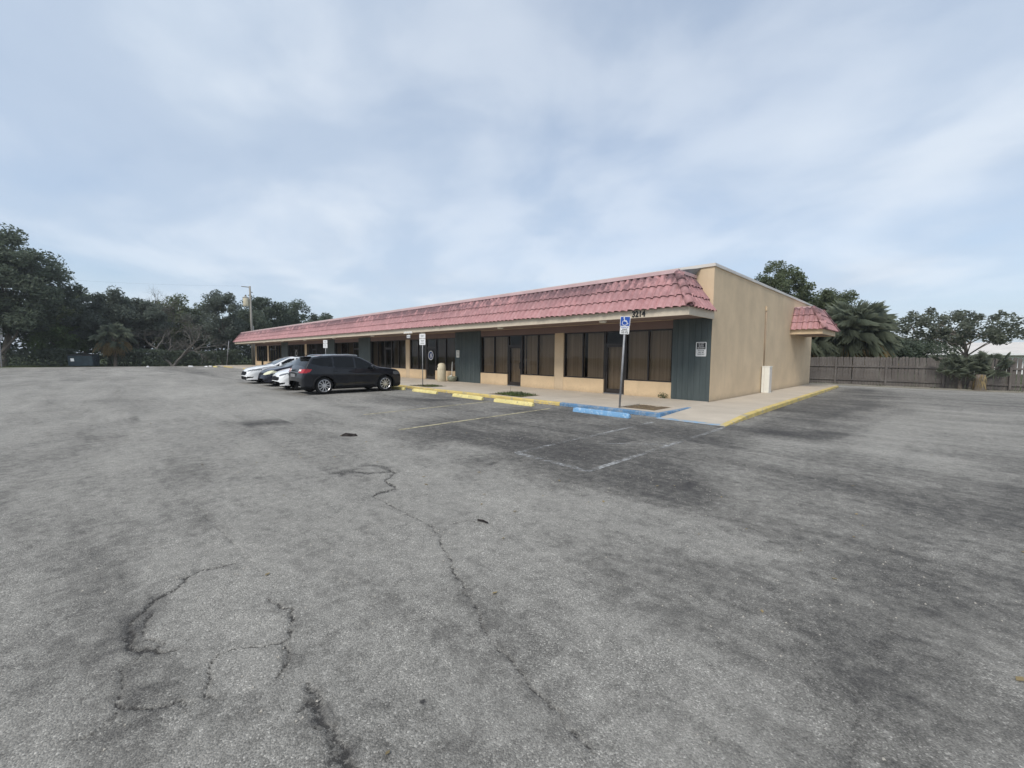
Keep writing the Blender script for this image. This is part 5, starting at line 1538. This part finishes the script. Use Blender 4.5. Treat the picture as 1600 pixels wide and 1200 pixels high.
def palm(name, label, base, trunk_h, R, n, seed, dead=10, tr=.18, group=None, droop=.35, lean=(0, 0)):
    rg = random.Random(seed); t = empty(name, base); tag(t, label, 'palm', group)
    top = Vector((lean[0], lean[1], trunk_h))
    mb = MB().tube([(0, 0, -.2), (lean[0]*.3, lean[1]*.3, trunk_h*.4), tuple(top)], [tr*1.15, tr, tr*1.2], 10)
    for k in range(26):      # old leaf boots
        a = k*2.4; z = trunk_h*(.45+.55*k/26); c_ = Vector((math.cos(a), math.sin(a), 0))
        b = Vector((lean[0]*z/trunk_h, lean[1]*z/trunk_h, z))+c_*tr
        mb.tube([b, b+c_*.12+Vector((0, 0, .22))], [.05, .02], 5)
    mb.build('trunk', m_bark, t)
    g = MB()
    for k in range(n):
        el = math.radians(80-115*(k/n)**.9)+rg.gauss(0, .1); fan_frond(g, top, k*2.3999+rg.gauss(0, .2), el, R*rg.uniform(.42, .62), R*rg.uniform(.55, .7), rg, 30, droop*.6+.35*(k/n))
    g.build('crown', m_leaf_palm, t)
    if dead:
        g = MB()
        for k in range(dead):
            fan_frond(g, top-Vector((0, 0, .12)), k*2.3999+1, math.radians(rg.uniform(-70, -18)), R*rg.uniform(.4, .6), R*rg.uniform(.45, .6), rg, 14, .7)
        g.build('dead_fronds', m_leaf_dead, t)
    return t
palm('fan_palm', 'drooping palm with yellow dead fronds right of the dumpster', (-63.4, -13.8, 0), 3.5, 1.9, 26, 3, 34, .17, droop=.5)
palm('fan_palm', 'full fan palm behind the fence right of the tiled canopy', (1.1, 22.4, 0), 3.5, 2.5, 58, 4, 40, .2, 'palms behind the wooden fence')
palm('fan_palm', 'fan palm partly hidden behind the rear canopy', (-1.2, 21.0, 0), 3.2, 2.0, 44, 5, 16, .2, 'palms behind the wooden fence')
G2 = 'trees behind the wooden fence'
make_tree('oak_tree', 'tall green tree rising behind the roof of the end wall', (-3.9, 24.4, 0), 9.3, 2.3, 2.5, m_leaf_mid, m_bark, 20, 90, 260, .17, .55, .2, group=G2, lean=(0, 0))
make_tree('oak_tree', 'broad green tree between the end wall roof and the palm', (-1.3, 26.8, 0), 7.3, 2.6, 1.6, m_leaf_mid, m_bark, 21, 100, 260, .18, .62, .2, group=G2)
make_tree('small_tree', 'dense dark shrubby tree behind the fence beside the palm', (3.0, 27.0, 0), 3.6, 2.0, .2, m_leaf_dark, m_bark, 24, 46, 210, .18, .55, .1, group=G2)
make_tree('small_tree', 'sparse olive tree behind the middle of the fence', (4.2, 35.0, 0), 6.3, 3.4, 1.6, m_leaf_gry, m_bark, 22, 66, 70, .25, .50, .16, group=G2, shells=.5, dens=1.0)
make_tree('small_tree', 'low spreading tree with open crown behind the right part of fence', (6.6, 31.8, 0), 5.35, 3.9, 2.3, m_leaf_gry, m_bark, 23, 84, 66, .23, .46, .16, group=G2, squash=.8, shells=.35, dens=1.0)
make_tree('small_tree', 'dark undergrowth tree low behind the fence below the open crown', (4.9, 29.2, 0), 2.9, 1.9, .1, m_leaf_dark, m_bark, 25, 34, 120, .18, .5, .08, group=G2)

# hedge and undergrowth at the foot of the left trees
def hedge(name, label, pts, w, h, n, m, seed, leaf=.22, stems=True):
    rg = np.random.default_rng(seed); P_ = np.array(pts, float)
    k = rg.integers(0, len(P_)-1, n); f = rg.random((n, 1)); c = P_[k]*(1-f)+P_[k+1]*f
    hh_ = h*(.72+.5*fbm(c[:, 0]*.6+9, c[:, 1]*.6+4, seed, 3))
    z = rg.random(n)**.6*hh_
    p = np.column_stack([c+rg.normal(0, w*.4, (n, 2)), z])
    V_, F_ = leaf_quads(p, leaf, rg)
    return tag(link(name, np_mesh(name, V_, F_, m)), label, 'hedge')
hedge('hedge', 'dark low hedge along the lot edge under the left trees', [(-70, -27), (-66.5, -20), (-64.6, -17.4)], 1.0, 2.0, 7000, m_leaf_dark, 1)
hedge('hedge', 'dark undergrowth between the dumpster and the utility pole', [(-64.5, -14.6), (-62.6, -11), (-62.2, -7), (-62.6, -1.5)], 1.1, 2.1, 12000, m_leaf_dark, 2)
hedge('hedge', 'tall dark hedge closing the view behind the left trees', [(-84, -36), (-80, -20), (-80, -5), (-84, 10), (-92, 26)], 1.8, 8.0, 42000, m_leaf_dark, 3, .5)
hedge('hedge', 'clipped dark hedge beyond the far end of the walkway', [(-66.5, -2.0), (-66.5, 3), (-67, 9)], .9, 2.5, 7000, m_leaf_dark, 4)

# dumpster
m_dump = mottled('dumpster_paint', (.028, .045, .055), .3, 3, .6, .3)
dp = empty('dumpster', (-62.7, -16.4, 0), math.radians(-22)); tag(dp, 'dark blue-green dumpster with a white sticker at the lot edge', 'dumpster')
MB().prism([(-.75, .12), (.70, .12), (.85, 1.25), (-.75, 1.40)], -1.05, 1.05, 'y').build('bin_body', m_dump, dp)
for s in (-1, 1): MB().prism([(-.78, 1.41), (.88, 1.262), (.88, 1.30), (-.78, 1.46)], s*.52-.50, s*.52+.50, 'y').build('lid', m_blackp, dp)
for s in (-1, 1): MB().box((-.5, s*1.12-.07, .75), (.5, s*1.12+.07, .90)).build('fork_pocket', m_dump, dp)
MB().add([(.775, -.82, .62), (.775, -.52, .62), (.83, -.52, .95), (.83, -.82, .95)], [(0, 1, 2, 3)]).build('sticker', m_sheet, dp)

# grey board and leaning trunk at the left edge of the frame
gbd = empty('grey_board', (-65.4, -23.3, 0), math.radians(-22)); tag(gbd, 'grey sign board on posts at the left edge below the tall tree', 'sign')
MB().box((-.04, -1.0, 2.9), (.04, .9, 4.3)).build('board', m_galv, gbd)
for y in (-.7, .6): MB().tube([(-.08, y, -.1), (-.08, y, 4.2)], .05, 8).build('post', m_galv, gbd)
lt = MB().tube([(0, -1.6, -.1), (0, -.9, .9), (.1, -.2, 2.0), (.1, .6, 3.4), (0, 1.0, 5.0)], [.16, .14, .12, .10, .08], 9).build('leaning_tree', m_bark, smooth=True)
lt.location = (-65.8, -22.2, 0); tag(lt, 'bare leaning trunk at the left edge below the grey board', 'tree')

# utility pole with transformer and cable
up_ = empty('utility_pole', (-63.4, .55, 0)); tag(up_, 'weathered utility pole with a beige transformer beyond the far roof', 'pole')
MB().tube([(0, 0, -.2), (-.05, -.12, 11.2)], [.17, .12], 10).build('pole_shaft', m_barkp, up_, True)
MB().tube([(.12, .20, -.1), (.10, .12, 5.6)], .05, 6).build('riser_pipe', m_galv, up_, True)
tf_ = MB().lathe([(0, 8.35), (.30, 8.35), (.34, 8.42), (.34, 9.55), (.30, 9.65), (0, 9.72)], 18, (-.25, -.62, 0)).build('transformer', m_beige, up_, True)
MB().lathe([(.345, 9.50), (.36, 9.52), (.36, 9.60), (.345, 9.62)], 18, (-.25, -.62, 0)).build('rim_band', m_galv, tf_)
for dx in (-.12, .12): MB().lathe([(.0, .30), (.05, .28), (.06, .2), (.04, .1), (.06, 0)], 8, (-.25+dx, -.62, 9.68)).build('bushing', m_bark, tf_)
MB().box((-.10, -1.15, 11.0), (-.0, -.05, 11.1)).build('cross_arm', m_barkp, up_)
MB().tube([(-.05, -.1, 10.4), (-.05, .2, 10.35)], .06, 6).build('insulator', m_bark, up_)
pts = [(-63.45-.25*0, -.55-i*1.6, 11.1-1.4*math.sin(math.pi*i/26)*1.0) for i in range(27)]
tag(MB().tube(pts, .0045, 5).build('power_cable', m_blackp), 'thin sagging power cable running left from the utility pole', 'cable')
lp = MB().tube([(0, 0, -.1), (.06, .35, 3.35)], [.055, .05], 8).build('leaning_post', m_galv, smooth=True)
lp.location = (-61.6, -3.0, 0); tag(lp, 'thin leaning grey post at the far end of the walkway', 'post')

# low palm clump and its cut stump in front of the fence
st_ = empty('palm_stump', (7.05, 18.15, 0)); tag(st_, 'cut pale palm stump with fibrous sides in front of the fence', 'stump')
MB().lathe([(.23, -.05), (.20, .2), (.17, .55), (.19, .86), (.0, .88)], 14).build('stump_body', m_bark, st_, True)
g = MB(); rg_ = random.Random(8)
for k in range(60):
    a = k*2.4; c_ = Vector((math.cos(a), math.sin(a), 0)); z = rg_.uniform(.25, .90)
    g.add([c_*.17+Vector((0, 0, z)), c_*.21+Vector((-c_.y*.04, c_.x*.04, z-.05)), c_*.27+Vector((0, 0, z-.40))], [(0, 1, 2)])
g.build('fibres', m_leaf_dead, st_)
pc = empty('palmetto', (6.75, 18.55, 0)); tag(pc, 'low green palmetto clump in front of the fence above the stump', 'shrub')
g = MB(); rg_ = random.Random(12)
for k in range(64):
    o_ = Vector((rg_.uniform(-.9, .95), rg_.uniform(-.12, .1), rg_.uniform(.45, 1.15)))
    fan_frond(g, o_, rg_.uniform(0, 6.28), math.radians(rg_.uniform(25, 85)), rg_.uniform(.4, .9), rg_.uniform(.40, .62), rg_, 24, .25)
g.build('fronds', m_leaf_palm, pc)
MB().tube([(0, 0, 0), (.05, 0, .5)], [.12, .1], 8).tube([(.3, 0, 0), (.35, 0, .5)], [.1, .08], 8).tube([(-.4, 0, 0), (-.4, 0, .5)], [.1, .08], 8).build('stems', m_bark, pc)

# pale building beyond the fence
wb = empty('white_building', (14, 64, 0), math.radians(8)); tag(wb, 'low white building with pale roof beyond the right part of the fence', 'building')
MB().box((-14, 0, 0), (24, 10, 2.45)).build('wall', m_white, wb)
MB().prism([(-1.0, 2.45), (11, 2.45), (5, 4.0)], -14.8, 24.8, 'x').build('roof', m_coping, wb)
MB().box((-14.5, -1.05, 2.28), (24.5, -.95, 2.52)).build('gutter', m_white, wb)
for i in range(6): MB().box((-11+i*6, -.03, .9), (-9.6+i*6, -.005, 2.0)).build('window', m_carglass, wb)

# ---- grit on the asphalt and leaf litter swept against the kerbs
def grit(name, label, P_, size, m, seed):
    rg = np.random.default_rng(seed); n = len(P_)
    base = np.array([[1, 0, -.2], [-.5, .87, -.2], [-.5, -.87, -.2], [.1, .1, .75]])
    sc = size*rg.uniform(.4, 1.4, (n, 1, 1)); a = rg.uniform(0, 6.283, n)
    c, d = np.cos(a), np.sin(a)
    Rm = np.zeros((n, 3, 3)); Rm[:, 0, 0] = c; Rm[:, 0, 1] = -d; Rm[:, 1, 0] = d; Rm[:, 1, 1] = c; Rm[:, 2, 2] = 1
    v = np.einsum('nij,kj->nki', Rm, base)*sc+P_[:, None, :]
    f = (np.arange(n)*4)[:, None, None]+np.array([[0, 1, 3], [1, 2, 3], [2, 0, 3]])[None]
    o = link(name, np_mesh(name, v.reshape(-1, 3), f.reshape(-1, 3), m))
    return tag(o, label, 'grit', kind='stuff')
rg = np.random.default_rng(77)
n = 2600
px_ = rg.uniform(-2, 8, n); py_ = rg.uniform(-15.2, -8, n)
keep_ = fbm(px_*.9, py_*.9, 12, 3) > .47
grit('loose_grit', 'loose pale grit scattered over the near asphalt', np.column_stack([px_, py_, np.full(n, .001)])[keep_], .007, m_kerbc, 5)
n = 900
xs_ = rg.uniform(-15, 0, n); p1 = np.column_stack([xs_, KY-.02-np.abs(rg.normal(0, .09, n)), np.full(n, .012)])
ys_ = rg.uniform(-4.2, 15, n//2); p2 = np.column_stack([2.02-(ys_+2.8)*.0262+.02+np.abs(rg.normal(0, .07, n//2)), ys_, np.full(n//2, .012)])
V_, F_ = leaf_quads(np.concatenate([p1, p2]), .045, rg, 3.0)
V_[:, 2] = np.maximum(V_[:, 2]*.4+.006, .004)
tag(link('leaf_litter', np_mesh('leaf_litter', V_, F_, mottled('leaf_litter', (.10, .075, .045), .5, 9, .95, .1))), 'dry leaf litter blown against the foot of the kerbs', 'leaves', kind='stuff')
n = 140
p3 = np.column_stack([rg.uniform(-8, 7, n), rg.uniform(-14.5, -5, n), np.full(n, .006)])
V_, F_ = leaf_quads(p3, .05, rg, 3.0); V_[:, 2] = np.maximum(V_[:, 2]*.3+.006, .004)
tag(link('fallen_leaves', np_mesh('fallen_leaves', V_, F_, m_leaf_dead)), 'few fallen dry leaves strewn over the asphalt', 'leaves', kind='stuff')

# ---- thin misty volume added to lift the dark far trees, one even box
hz = bpy.data.materials.new('added_haze'); hz.use_nodes = True
t_ = hz.node_tree; t_.nodes.clear()
ho = t_.nodes.new('ShaderNodeOutputMaterial'); hv = t_.nodes.new('ShaderNodeVolumePrincipled')
hv.inputs['Color'].default_value = (.86, .90, .95, 1); hv.inputs['Density'].default_value = .0005; hv.inputs['Anisotropy'].default_value = .2
t_.links.new(hv.outputs[0], ho.inputs['Volume'])
hb = MB().box((-905, -905, -1.2), (905, 905, 17.5)).build('added_haze', hz)
tag(hb, kind='stuff')
